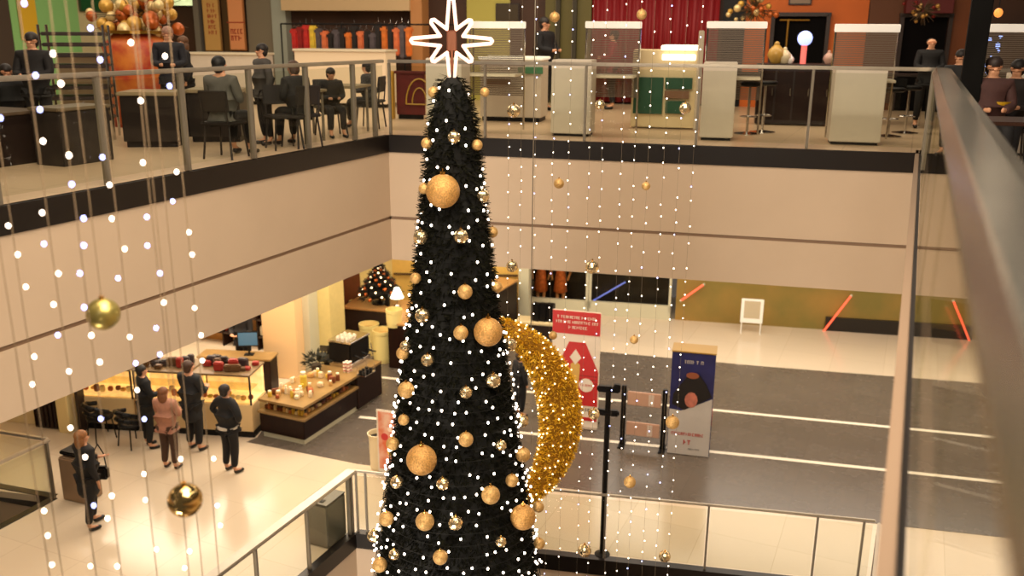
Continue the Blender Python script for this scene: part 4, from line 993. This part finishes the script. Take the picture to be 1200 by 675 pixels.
def sign(name,x0,y0,x1,y1,mat,label,cat='sign',off=.06,fr=BROWN,letters=None,vert=False):
    xm=(x0+x1)/2; A_,U_=(LA,LU) if xm<pcx else (BA,BU)
    c,w_,z0,z1,p=onwall(A_,U_,x0,y0,x1,y1); n_=Vector((U_[1],-U_[0],0)); n_=n_ if n_.dot(Vector((c.x,c.y,0)))<0 else -n_
    c=c+n_*off; ang=math.atan2(n_.x,-n_.y)
    t=thing(name,label,cat,(c.x,c.y,z0),ang)
    MB().box((0,0,(z1-z0)/2),(w_,.05,z1-z0),0,.01).build('frame',fr,t); MB().box((0,-.03,(z1-z0)/2),(w_-.06,.02,z1-z0-.06)).build('face',mat,t)
    return t,w_,z1-z0
sign('poster',18,-14,39,47,M('poster_yellow',(222,178,40),.5),'tall yellow panel on the light green wall at the upper left','poster',.09,M('yellow_edge',(200,170,90),.5))
sign('sign_board',90,-14,128,14,M('sign_green',(10,84,40),.4),'dark green sign board above the cream wall at the upper left','sign',.06,M('sign_edge',(60,80,50),.5))
sign('menu_screen',190,-20,235,8,M('menu_lit',(214,226,170),.4,emit=1.2,noise=.3,scale=6),'glowing pale menu screen at the upper left','screen',.08)
W('wall_back',237,0,243,60,M('uw_grey',(120,112,100),.5),.35,.01,**S3)
t,w_,h_=sign('sign_board',246,-14,266,60,M('board_tan',(216,168,96),.5),'tall tan board with a column of red letters beside the slim grey pillar','sign',.3,M('board_edge',(150,110,60),.5))
for j in range(6): strokes(t,-.09,.14,h_*.30+.13*j,.09,-.045,M('letter_red',(176,60,40),.5),40+j)
t,w_,h_=sign('sign_board',275,-14,294,59,M('board_orange',(240,160,104),.5),'tall orange board with red figures, right of the tan board','sign',.3,M('board_edge2',(170,110,60),.5))
for j in range(2): strokes(t,-.16,.18,h_*.20+.16*j,.12,-.045,MATS['letter_red'],60+j)
MB().box((0,-.045,h_*.45),(.5,.004,.025)).build('red_line',MATS['letter_red'],t)
W('wall_back',266,0,275,60,M('uw_brown',(84,60,24),.6),.2,.01,**S3)
W('wall_back',295,0,325,60,M('uw_beige',(132,120,98),.6),.2,.01,**S3)
W('wall_back',326,0,342,60,M('uw_bluewhite',(168,172,158),.4),.3,.01,**S3)
W('wall_back',343,2,490,13,M('uw_header',(216,184,138),.5),.6,.01,ztop=2.6)
W('wall_back',343,-4,490,2,M('uw_header_lit',(255,240,190),.5,emit=1.2),.5,.01)
W('wall_back',490,0,503,80,M('uw_wood',(200,140,84),.5),.5,.01,**S3)
W('wall_back',548,0,598,80,M('uw_olive_yellow',(186,176,84),.6),.05,.01,**S3)
sign('picture',582,4,610,28,M('pic_dark',(58,44,16),.5),'small dark framed picture above the stalls right of the star','picture',.08)
W('wall_back',642,0,695,60,M('uw_olive',(92,84,34),.6),.3,.01,**S3)
for x0,x1 in ((655,660),(674,679)): W('wall_back',x0,0,x1,60,M('uw_olive_dark',(48,42,20),.6),.1,.32,**S3)
# red curtain with folds
c,w_,z0,z1,p=onwall(BA,BU,698,0,845,60)
t=thing('curtain','dark red curtain hanging across the shop front behind the upper stalls','curtain',(p.x+.0,p.y-.25,0),RB)
m=MB(); n=90; fr_=[]; 
for i in range(n+1):
    x=w_*i/n; y=.05*math.sin(i*1.1)+.02*math.sin(i*2.7); fr_.append((m.b.verts.new((x,y,.05)),m.b.verts.new((x,y,3.2)),m.b.verts.new((x,y+.03,3.2)),m.b.verts.new((x,y+.03,.05))))
for f0,f1 in zip(fr_,fr_[1:]):
    for i in range(4): m.b.faces.new((f0[i],f1[i],f1[(i+1)%4],f0[(i+1)%4]))
m.build('cloth',M('curtain_red',(134,14,22),.6),t,True); MB().rod((-.05,0,3.22),(w_+.05,0,3.22),.02).build('rail',BLACK,t)
W('wall_back',846,0,872,80,BLACK,.1,.01,**S3)
W('wall_back',872,0,1014,90,M('uw_orange',(214,104,24),.6,noise=.12,scale=.8),.06,.01,**S3)
W('wall_back',1015,0,1055,90,M('uw_rust',(96,52,16),.6),.06,.01,**S3)
W('wall_back',1112,0,1136,90,M('uw_rust2',(120,62,18),.6),.06,.01,**S3)
sign('plaque',924,-6,951,6,M('plaque_grey',(140,120,100),.5),'small grey plaque high on the orange wall','sign',.1)
# doorways
def doorway(n,x0,x1,y0):
    c,w_,z0,z1,p=onwall(BA,BU,x0,y0,x1,80); 
    t=thing('door_%d'%n,None,None,(p.x+.02,p.y-.16,0),RB); t['kind']='structure'
    MB().box((w_/2,.06,z1/2),(w_,.04,z1)).build('opening',M('door_black',(8,6,6),.8,spec=.1),t); MB().box((w_/2,0,z1),(w_+.1,.14,.08)).box((0,0,z1/2),(.08,.14,z1)).box((w_,0,z1/2),(.08,.14,z1)).build('door_frame',BROWN,t); return t,w_,z1
t,w_,z1=doorway(2,904,968,17); MB().rod((w_*.28,-.05,.9),(w_*.28,-.05,z1-.1),.025).rod((w_*.12,-.05,z1-.12),(w_*.66,-.05,z1-.12),.02).build('brass_bar',M('brass',(150,110,40),.3,.8),t)
doorway(3,1053,1109,18)
W('wall_back',1058,-6,1112,16,M('uw_darkred',(92,16,12),.6),.3,.2)
def garland(px,py,r,label,n,d,name='festive_arrangement',cols=((206,160,70),(180,90,30),(226,200,140)),seed=1):
    c=hd(px,py,d); t=thing(name,label,'decoration',c); q_=random.Random(seed); ms=[M('gar_%d_%d_%d'%c_,c_,.35,.3,noise=.3) for c_ in cols]
    for k_ in range(len(cols)):
        b0=MB().ball((0,0,0),.14*r,(1,1,1),12,8).build('gold_ball',ms[k_],t,True)
        for j in range(n):
            o=b0 if j==0 else b0.copy()
            if j: col.objects.link(o); o.parent=t
            o.location=(q_.gauss(0,r*.5),q_.gauss(0,r*.3),q_.gauss(0,r*.42)); s_=q_.uniform(.65,1.3); o.scale=(s_,s_,s_)
    m=MB()
    for j in range(60):
        d_=Vector((q_.gauss(0,1),q_.gauss(0,.7),q_.gauss(0,1))).normalized()*r*q_.uniform(.6,1.15); m.rod(d_*.2,d_,.012,.004,n=5)
    m.build('twigs',M('twig_brown',(70,50,20),.6),t); return t
garland(158,18,.75,'big gold and orange Christmas arrangement hanging in the food court',26,17.0)
c=hd(160,52,16.8); t=thing('flower_stand','orange and red stand under the big gold Christmas arrangement','stand',(c.x,c.y,0)); MB().lathe((0,0,0),[(.5,0),(.45,.9),(.55,1.3),(.35,1.5)],20).build('drum',M('stand_orange',(206,120,44),.5,c2=(170,50,30),scale=3),t,True); MB().lathe((0,0,1.5),[(.5,0),(.5,.05)],20).build('top',MATS['brass'],t)
garland(884,12,.42,'gold and orange festive arrangement at the left end of the orange wall',10,19.5,seed=5)
garland(1082,12,.28,'small gold and red hanging decoration over the black doorway',6,20.0,cols=((176,130,60),(120,30,20),(200,160,100)),seed=6)
# ---------------------------------------------------------------- upper furniture and people
def ctr(name,x0,x1,yt,h,dep,label,top,body,cat='counter',rz=RB,dist=None,kick=True):
    a=G(x0,yt,h) if dist is None else hd(x0,yt,dist); a.z=0
    u=Vector((math.cos(rz),math.sin(rz),0)); b=online(x1,yt,a,u); w_=(Vector((b.x,b.y))-Vector((a.x,a.y))).length
    if dist is not None: h=up(a,yt)
    t=thing(name,label,cat,(a.x,a.y,0),rz)
    MB().box((w_/2,dep/2,h-.025),(w_,dep,.05),0,.01).build('top',top,t); MB().box((w_/2,dep/2,(h-.05)/2+.04),(w_-.06,dep-.08,h-.13),0,.005).build('body',body,t)
    MB().box((w_/2,dep/2,.05),(w_-.12,dep-.14,.1)).build('plinth',BLACK,t)
    return t,w_,h
LIGHTTOP=M('light_top',(222,210,184),.4); TABTOP=M('table_top_beige',(150,134,104),.35); DKBLOCK=M('dark_block',(36,28,24),.4,noise=.3)
ctr('service_counter',214,306,61,1.1,.6,'long white food court counter behind the seated man in a grey sweater',LIGHTTOP,WHITEP)
ctr('service_counter',62,150,62,1.15,.6,'grey-brown food court counter below the dark green sign',M('ctop',(150,130,104),.4),M('cbody',(120,104,80),.5))
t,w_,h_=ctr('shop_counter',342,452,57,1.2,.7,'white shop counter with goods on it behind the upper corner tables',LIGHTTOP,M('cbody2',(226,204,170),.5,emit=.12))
CW=Vector(t.location)
SG=[(200,40,34),(30,22,20),(226,120,40),(236,200,60),(150,24,20),(90,80,84),(230,120,70)]
q=random.Random(21)
def atop(loc,rz,x,y,z): return (loc.x+math.cos(rz)*x-math.sin(rz)*y,loc.y+math.sin(rz)*x+math.cos(rz)*y,z)
for j,px in enumerate(range(346,486,7)):
    p=online(px,50,(CW.x,CW.y+1.5,0),BU); c_=SG[(j*3+q.randrange(2))%7] if px<375 or px>470 else SG[(1,5,1,2,1,6)[j%6]]
    h_=q.uniform(.35,.75); g_=M('shopware_%d_%d_%d'%c_,c_,.5,noise=.3)
    t=thing('garment',ORD[j]+' garment from the left on the rail in the dark shop behind the white counter','garment',(p.x,p.y,1.05),RB)
    MB().box((0,0,.3),(.15,.10,h_),0,.03).box((0,0,.3+h_/2-.06),(.24,.09,.12),0,.03).build('cloth',g_,t); MB().rod((-.1,0,.3+h_/2),(0,0,.36+h_/2),.006,n=5).rod((.1,0,.3+h_/2),(0,0,.36+h_/2),.006,n=5).rod((0,0,.36+h_/2),(0,0,.44+h_/2),.006,n=5).build('hanger',CHROME,t)
# dark shop interior shelves
p=online(345,60,(CW.x,CW.y+2.1,0),BU); t=thing('clothes_rack','dark clothes rack in the shop under the cream header','rack',(p.x,p.y,0),RB)
MB().rod((0,-.6,1.72),(4.6,-.6,1.72),.018).build('rail',BLACK,t)
for x in (0,1.5,3.0,4.6): MB().rod((x,-.6,0),(x,-.6,1.72),.018).build('post',BLACK,t)
for j,(x0,x1,yt,lab) in enumerate(((214,281,105,'rectangular light-topped table with solid dark base before the man in a grey sweater'),(135,206,108,'light-topped dark bar table left of the man in a grey sweater'))):
    t,w_,h_=ctr('bar_table',x0,x1,yt,.75,.7,lab,TABTOP,DKBLOCK,'table',rz=.5)
def block(name,label,cat,pc,pe,yt,h,dep,top,body,yb=None):      # stands parallel to the left rail
    a=G(pe,yt,h); u=Vector((0,-1,0)); b=online(pc,yt,a,(0,1)); ln=abs(a.y-b.y)
    t=thing(name,label,cat,(a.x,b.y,0),math.pi/2)
    MB().box((ln/2,dep/2,h-.02),(ln,dep,.04),0,.01).build('top',top,t); MB().box((ln/2,dep/2,(h-.04)/2),(ln-.04,dep-.04,h-.04),0,.01).build('body',body,t); return t
block('planter_box','large dark planter bench at the far left of the upper gallery','planter',-40,58,128,.62,.9,M('planter_top',(96,78,60),.5,noise=.3),M('planter_dark',(32,20,16),.4,noise=.3))
block('low_partition','dark grey low partition left of the bar tables','partition',66,130,122,.68,.5,M('part_top',(110,96,74),.5),M('part_dark',(48,42,38),.4,noise=.3))
DISTS={}
def at_d(px,d): p=hd(px,60,d); return (p.x,p.y,0)
for j,(px,d,lab) in enumerate(((333,13.7,'square dining table with a pale top in front of the seated man with red hands'),(396,14.9,'pale dining table near the upper left corner of the atrium'))):
    make_table(lab,at_d(px,d),.2,.95 if j==0 else .8,.7,.75,TABTOP,POST)
def prs(px,ytop,d,label,**kw):
    p=at_d(px,d); z=up(p,ytop); sit=kw.get('pose')=='sit'
    h=z if not sit else (z-.57)/.80*1.72
    return person(label,p,kw.pop('rz',0),h,detail=False,**kw)
prs(38,40,13.4,'dark-haired person in a dark coat standing at the upper left edge',rz=.5,coat=(18,14,14),arms='front')
prs(4,66,13.8,'person in black sitting at the far upper left edge',rz=1.2,coat=(12,11,12),pose='sit')
prs(198,33,15.2,'grey-haired man in a dark jacket behind the bar tables',rz=.6,coat=(22,22,30),hair=(150,110,90),arms='front')
prs(214,44,15.9,'brown-haired woman in dark clothes beside the grey-haired man',rz=-.6,coat=(20,16,18),hair=(96,60,30),longhair=True)
prs(256,62,12.1,'man in a grey sweater with black hair sitting with his back to the rail',rz=3.3,coat=(96,94,88),hair=(6,6,6),pose='sit',arms='front')
prs(306,53,13.4,'dark-haired person in a mottled grey coat by the upper rail posts',rz=-.5,coat=(70,66,62),pose='stand')
prs(348,64,13.05,'seated man in a dark jacket leaning over the pale-topped table',rz=-1.9,coat=(22,20,22),pose='sit',arms='front',hair=(80,56,40),lean=.2)
prs(384,68,14.4,'person in black sitting left of the table near the upper corner',rz=.9,coat=(16,15,17),pose='sit',arms='front',lean=.2)
prs(432,64,15.6,'person in a dark grey padded coat sitting at the table near the upper corner',rz=-1.3,coat=(54,52,54),pose='sit',arms='front',lean=.1)
for j,(px,d,r_,lab) in enumerate(((4,13.8,1.2,'dark chair of the person in black at the far upper left edge'),(327,12.9,1.0,'dark chair at the pale table, under the person in mottled grey'),(348,13.05,-1.9,'dark chair under the man leaning over the table'),(384,14.4,.9,'dark chair left of the corner table'),(432,15.6,-1.3,'dark chair right of the corner table'),(256,12.1,3.3,'dark chair of the man in the grey sweater'))):
    make_chair(lab,at_d(px,d),r_,M('chair_dark',(34,28,26),.5),None)
# tray rack at the left
p=at_d(90,15.0); zt_=up(p,29); t=thing('tray_rack','dark brown rack of stacked trays before the green wall','rack',p,.7)
for s in (-1,1):
    for y in (-.3,.3): MB().rod((s*.42,y,0),(s*.42,y,zt_),.02).build('post',CHROME,t)
for j in range(9): MB().box((0,0,.3+j*(zt_-.35)/8.5),(.8,.6,.05),0,.01).build('tray',BROWN,t)
# burgundy board
a=G(462,127,0); t,w_,h_=ctr('sign_barrier',461,498,83,1,.12,'burgundy panel with a gold arched emblem left of the tree tip',M('bar_top',(90,30,26),.5),M('burgundy',(96,26,24),.5,noise=.2),'panel',dist=17.2)
m=MB(); P=[(w_*.82+.26*math.cos(a_),-.02,h_*.32+.46*math.sin(a_)) for a_ in [i*math.pi/12 for i in range(13)]]; P.append(P[0]); m.tube(P,.014,6).tube([(w_*.82+.14*math.cos(a_),-.02,h_*.34+.28*math.sin(a_)) for a_ in [i*math.pi/10 for i in range(11)]],.012,6); m.build('gold_emblem',M('gold_line',(176,140,50),.4),t)
MB().box((-.04,.0,h_/2),(.07,.14,h_),0,.01).build('yellow_post',M('yellow_post',(200,156,60),.5),t)
# stall dividers: panel, screen, header
SCR=mesh_screen('slat_screen',(112,98,84),.72,70)
def divider(x0,x1,yb,yt,sx0,sx1,label,glow=False,dd=1.0,d=None):
    if d is None: a,w_=face(x0,yb,x1,0,RB)
    else:
        a=hd(x0,60,d); a.z=0; b=online(x1,60,a,(UB.x,UB.y)); w_=(Vector((b.x,b.y))-Vector((a.x,a.y))).length
    h_=up(a,yt); t=thing('stall_divider',label,'divider',(a.x,a.y,0),RB)
    MB().box((w_/2,.25,h_/2+.02),(w_,.5,h_-.04),0,.01).build('panel',WHITEP,t); MB().box((w_/2,.25,.03),(w_-.06,.46,.06)).build('plinth',BLACK,t)
    s0=Vector((a.x,a.y,0))+Vector((-UB.y,UB.x,0))*dd
    p=online(sx0,35,s0,BU); q_=online(sx1,35,s0,BU); lx=(Vector((p.x,p.y,0))-Vector((a.x,a.y,0))).dot(UB); lw=(q_-p).length
    zh0=up(p,37.5 if sx0>900 else 33); zh1=up(p,28 if sx0>900 else 25)
    MB().box((lx+lw/2,dd,(zh0+zh1)/2),(lw,.06,zh1-zh0),0,.008).build('header',HEADER,t)
    MB().box((lx+lw/2,dd,(zh0+.55)/2),(lw-.04,.008,zh0-.55)).build('slat_screen',SCR,t)
    for s in (.02,lw-.02): MB().rod((lx+s,dd,0),(lx+s,dd,zh0),.016,n=8).build('post',CHROME,t)
    MB().box((lx+lw/2,(dd+.5)/2+.0,.90),(max(.3,lw-.1),dd-.5 if dd>.6 else .2,.04),0,.005).build('shelf',LIGHTTOP,t)
    return t
divider(500,541,156,68,549,616,'pale stall divider just right of the tree tip, its slat screen right of the star')
divider(645,691,159,70,686,752,'pale stall divider with a slat screen, left of the woman in red')
divider(819,858,164,73,828,899,'pale stall divider with a slat screen, left of the black bar stools')
divider(971,1031,169,80,978,1055,'widest pale stall divider, right of the dark cabinet and its round lamp')
divider(1196,1240,150,86,1152,1226,'stall divider at the upper right edge beyond the black column',d=14,dd=1.2)
# lit stall counters
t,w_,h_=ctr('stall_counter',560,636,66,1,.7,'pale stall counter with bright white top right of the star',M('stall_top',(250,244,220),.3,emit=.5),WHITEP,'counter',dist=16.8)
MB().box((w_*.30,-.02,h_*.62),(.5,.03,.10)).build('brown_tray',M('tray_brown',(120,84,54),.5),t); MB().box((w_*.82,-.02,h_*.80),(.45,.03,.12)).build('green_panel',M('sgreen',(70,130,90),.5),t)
a,w_=face(738,150,812,0,RB); h_=up(a,57); t=thing('green_stall','cream stall with dark green panels and a bright lit top','stall',(a.x,a.y,0),RB)
MB().box((w_/2,.5,h_*.5),(w_,.9,h_-.04),0,.01).build('body',M('stall_cream',(226,206,160),.5),t)
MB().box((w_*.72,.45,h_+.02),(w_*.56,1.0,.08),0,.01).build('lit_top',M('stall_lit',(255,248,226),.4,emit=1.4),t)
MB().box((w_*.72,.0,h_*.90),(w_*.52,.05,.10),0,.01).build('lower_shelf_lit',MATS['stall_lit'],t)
G1=M('dark_green',(8,74,44),.45)
MB().box((w_*.27,-.01,h_*.42),(w_*.46,.03,h_*.46)).build('green_panel',G1,t); MB().box((w_*.74,-.01,h_*.58),(w_*.42,.03,h_*.14)).build('green_panel',G1,t); MB().box((w_*.70,-.01,h_*.28),(w_*.30,.03,h_*.16)).build('green_panel',G1,t)
MB().box((w_*.72,-.03,h_*.44),(w_*.38,.06,.12)).build('brown_tray',MATS['tray_brown'],t); MB().box((w_+.05,.0,h_*.5+.15),(.09,.09,h_+.3),0,.01).build('post',M('post_cream',(200,186,160),.5),t)
# dark cabinet with lamp
a,w_=face(884,146,968,0,RB); h_=up(a,76); t=thing('dark_cabinet','long dark brown cabinet below the black doorway, carrying the round lamp','cabinet',(a.x,a.y,0),RB)
CB=Vector(t.location)
MB().box((w_/2,.35,h_/2),(w_,.68,h_-.04),0,.01).build('body',M('cab_dark',(34,14,10),.35,noise=.4,scale=3),t); MB().box((w_/2,.35,h_),(w_+.06,.74,.04),0,.008).build('top',BROWN,t)
for j in range(4):
    d_=MB().box((w_*(j+.5)/4,-.0,h_*.5),(w_/4-.03,.02,h_*.82),0,.005).build('door',DARKWOOD,t); MB().rod((w_*(j+.85)/4,-.03,h_*.5),(w_*(j+.85)/4,-.03,h_*.62),.01,n=6).build('handle',CHROME,d_)
p=online(942,60,(CB.x,CB.y+.3,0),BU); z_=h_+.02; zt_=up(p,36)
t=thing('round_lamp','glowing blue-white round lamp on a pink stem, on the dark cabinet','lamp',(p.x,p.y,z_))
rl=.13; MB().rod((0,0,0),(0,0,zt_-z_-rl*1.8),.05,n=12).build('stem',M('pink_stem',(236,110,100),.4,emit=.9),t); MB().ball((0,0,zt_-z_-rl),rl,(1,1,1),18,12).build('globe',M('globe_glow',(170,184,255),.3,emit=1.7),t,True)
for j,(px,r_,c_,l) in enumerate(((910,.16,(190,150,70),'gold-brown ornament on the left end of the dark cabinet'),(920,.12,(226,210,170),'pale ornament on the dark cabinet, left of the round lamp'),(927,.07,(250,240,230),'small white ball on the dark cabinet next to the round lamp'),(972,.10,(200,160,140),'pale ornament at the right end of the dark cabinet'))):
    p=online(px,60,(CB.x,CB.y+.3,0),BU); t=thing('ornament',l,'ornament',(p.x,p.y,z_)); MB().lathe((0,0,0),[(r_*.5,0),(r_*.6,r_*.2),(r_,r_*.9),(r_*.8,r_*1.5),(r_*.3,r_*2)],16).build('body',M('orn_%d'%j,c_,.35),t,True); MB().ball((0,0,r_*2.1),r_*.3,(1,1,1),10,7).build('knob',MATS['orn_%d'%j],t,True)
# stools
for j,(px,py,l) in enumerate(((875,157,'black-seated chrome bar stool, left one right of the third stall divider'),(893,155,'black-seated chrome bar stool, right one next to the dark cabinet'))): 
    p=G(px,py,0); make_stool(l,(p.x,p.y,0),.3+j,None,.80)
for j,(px,py,l) in enumerate(((1040,160,'chrome bar stool right of the widest stall divider'),(1060,156,'chrome bar stool nearest the person in black'))):
    p=G(px,py,0); make_stool(l,(p.x,p.y,0),-.3+j,None,.74)
p=G(1048,150,0); make_table('small dark round-cornered table behind the chrome bar stools',(p.x,p.y+.7,0),RB,.8,.6,.9,BROWN,CHROME)
# people of the right part
def pg(px,py,ytop,label,**kw):
    p=G(px,py,0); h=up(p,ytop); return person(label,(p.x,p.y,0),kw.pop('rz',0),h,detail=False,**kw)
pg(1079,150,44,'pale-headed person in black standing before the black doorway',rz=.2,coat=(10,8,9),trous=(10,8,9),bald=True,arms='front',skin=M('skin_pale',(226,168,130),.6))
pg(716,128,37,'dark-haired woman in a crimson coat behind the upper rail',rz=-1.2,coat=(150,18,44),trous=(24,16,20),hair=(40,20,14),arms='front')
pg(637,130,22,'tall person in black right of the pale stall counter',rz=1.3,coat=(12,10,14),trous=(12,10,12),arms='front')
pg(655,118,47,'person with a bright red top between the tall person in black and the olive pillars',rz=.2,coat=(176,18,30))
pg(672,114,36,'person in a mottled grey-brown coat in the crowd before the olive pillars',rz=.2,coat=(108,90,80),hair=(90,56,36))
pg(684,116,42,'person in a blue-grey coat in the crowd, left of the woman in crimson',rz=-.4,coat=(84,84,96),hair=(110,70,44))
pg(696,113,36,'brown-haired person in a dark brown coat, rightmost of the crowd before the olive pillars',rz=.5,coat=(70,50,44),hair=(80,48,30),longhair=True)
# ---------------------------------------------------------------- right of the near rail
p=hd(1143,60,12.0)
struct('trim_17',MB().box((p.x,p.y,1.8),(.22,.3,3.6),0,.01),M('black_column',(8,7,6),.7,spec=.1))
p=at_d(1127,13.5); person('person in black half hidden behind the black column',p,-.4,up(p,60),coat=(16,15,16),detail=False,arms='front')
p=hd(1166,60,10.6); tz=.75
make_table('dark cafe table with two yellow bowls right of the handrail',(p.x+.28,p.y-.0,0),.2,.9,.7,tz,M('cafe_top',(50,28,20),.3),BLACK)
for j,(px,py,l) in enumerate(((1154,117,'yellow bowl on the cafe table, the left one next to the black column'),(1172,125,'yellow bowl on the cafe table, the right and nearer one'))):
    b=G(px,py,tz+.03); t=thing('bowl',l,'bowl',(b.x,b.y,tz)); MB().lathe((0,0,0),[(.04,0),(.05,.01),(.10,.05),(.12,.09),(.11,.09),(.09,.05),(.02,.02)],20).build('dish',M('yellow_bowl',(206,160,30),.4),t); MB().ball((0,0,.05),.085,(1,1,.6),12,8).build('food',M('yellow_food',(220,180,60),.6),t,True)
p=at_d(1168,12.0); person('person in brown sitting at the cafe table right of the black column',p,.2,1.66,coat=(70,40,36),hair=(40,24,18),pose='sit',detail=False,arms='front')
p=at_d(1196,13.0); person('person in dark clothes sitting at the cafe table, at the right edge',p,-.2,1.60,coat=(26,16,14),hair=(24,14,10),pose='sit',detail=False,arms='front')
for j,(px,l) in enumerate(((1168,'dark chair of the person in brown'),(1197,'dark chair at the right edge of the photo'))):
    make_chair(l,at_d(px,12.0+1.0*j),0,MATS['chair_dark'])
p=at_d(1158,16.6); t=thing('lit_display','tall bluish glowing display behind the seated people at the upper right','display',p,.2)
MB().box((0,0,.86),(.32,.2,1.72),0,.02).build('case',BLACK,t)
m=MB(); q=random.Random(2)
for j in range(14): m.ball((q.uniform(-.12,.12),-.12,q.uniform(.8,1.6)),q.uniform(.015,.04),u=8,v=6)
m.build('blue_lights',M('ice_blue',(150,180,255),.3,emit=2.0),t)
c=hd(1170,15,15.5); t=thing('pendant_lamp','small warm pendant lamp glowing at the upper right','lamp',c); MB().ball((0,0,0),.06,(1,1,1.1),14,9).build('globe',M('amber_glow',(240,150,70),.3,emit=1.2),t,True); MB().rod((0,0,.08),(0,0,1.4),.008,n=6).build('cord',BLACK,t)
wallpts('wall_right',[(6.0,26),(5.9,4)],0,3.6,DKW)

p=G(609,487,L1); person('person in black seen in the gap between the tree and the golden crescent',(p.x,p.y,L1),2.6,up(p,414)-L1,coat=(16,15,20),trous=(14,13,18),long_=True,detail=False)
# ---------------------------------------------------------------- light
w=bpy.data.worlds.new('world'); sc.world=w; w.use_nodes=True; bgn=w.node_tree.nodes['Background']
bgn.inputs['Color'].default_value=(1.0,.84,.68,1); bgn.inputs['Strength'].default_value=.10
def area(name,loc,sx,sy,power,c=(1,.82,.62),rot=(0,0,0)):
    l=bpy.data.lights.new(name,'AREA'); l.shape='RECTANGLE'; l.size=sx; l.size_y=sy; l.energy=power; l.color=c
    o=bpy.data.objects.new(name,l); col.objects.link(o); o.location=loc; o.rotation_euler=rot; return o
area('atrium_light',(-3.5,5,7.5),6,7,1000)
area('atrium_light',(-1.5,3,3.8),3,4,480,rot=(.9,0,.5))
area('food_court_light',(-12,12,4.2),6,8,330)
area('upper_shop_fill',(-6,16.6,4.0),7,3,260,rot=(0,0,RB))
area('upper_shop_fill',(-.5,16.6,4.0),4,2,110,rot=(0,0,RB))  # second unseen fill, added to lighten the floor around the right stalls
area('lower_mall_light',(-11,9.5,-2.1),4,7,160,(1,.9,.76))
area('rail_highlight_fill',(1.6,7.5,5.0),1.2,7,110,(1,.9,.76))  # unseen light added to put a highlight on the near handrail
area('lower_mall_light',(-11,15,-2.1),5,4,380,(1,.85,.66))
area('lower_mall_light',(-15.5,15.2,-2.1),3,4,300,(1,.85,.66))
area('lower_mall_light',(-1,20.5,-2.1),12,4,560,(1,.9,.76))
area('lower_mall_light',(-2,15.3,-2.1),8,2,150,(1,.84,.66))
area('lower_mall_light',(6,15,-2.1),4,8,200,(1,.87,.70))
area('lower_mall_light',(-9.9,20,-2.1),2,1,130,(1,.85,.62))
area('void_fascia_fill',(-5.0,-.5,-7.8),3,2,1100,(1,.88,.74),rot=(1.45,0,.12))  # added fill out of view, brightens the fascia inside the lower void
vs=sc.view_settings; sc.display_settings.display_device='sRGB'; vs.view_transform='Standard'; vs.look='None'; vs.gamma=1; vs.use_curve_mapping=False; vs.exposure=-0.13
sc.cycles.transparent_max_bounces=32; sc.cycles.sample_clamp_indirect=3; sc.cycles.max_bounces=6
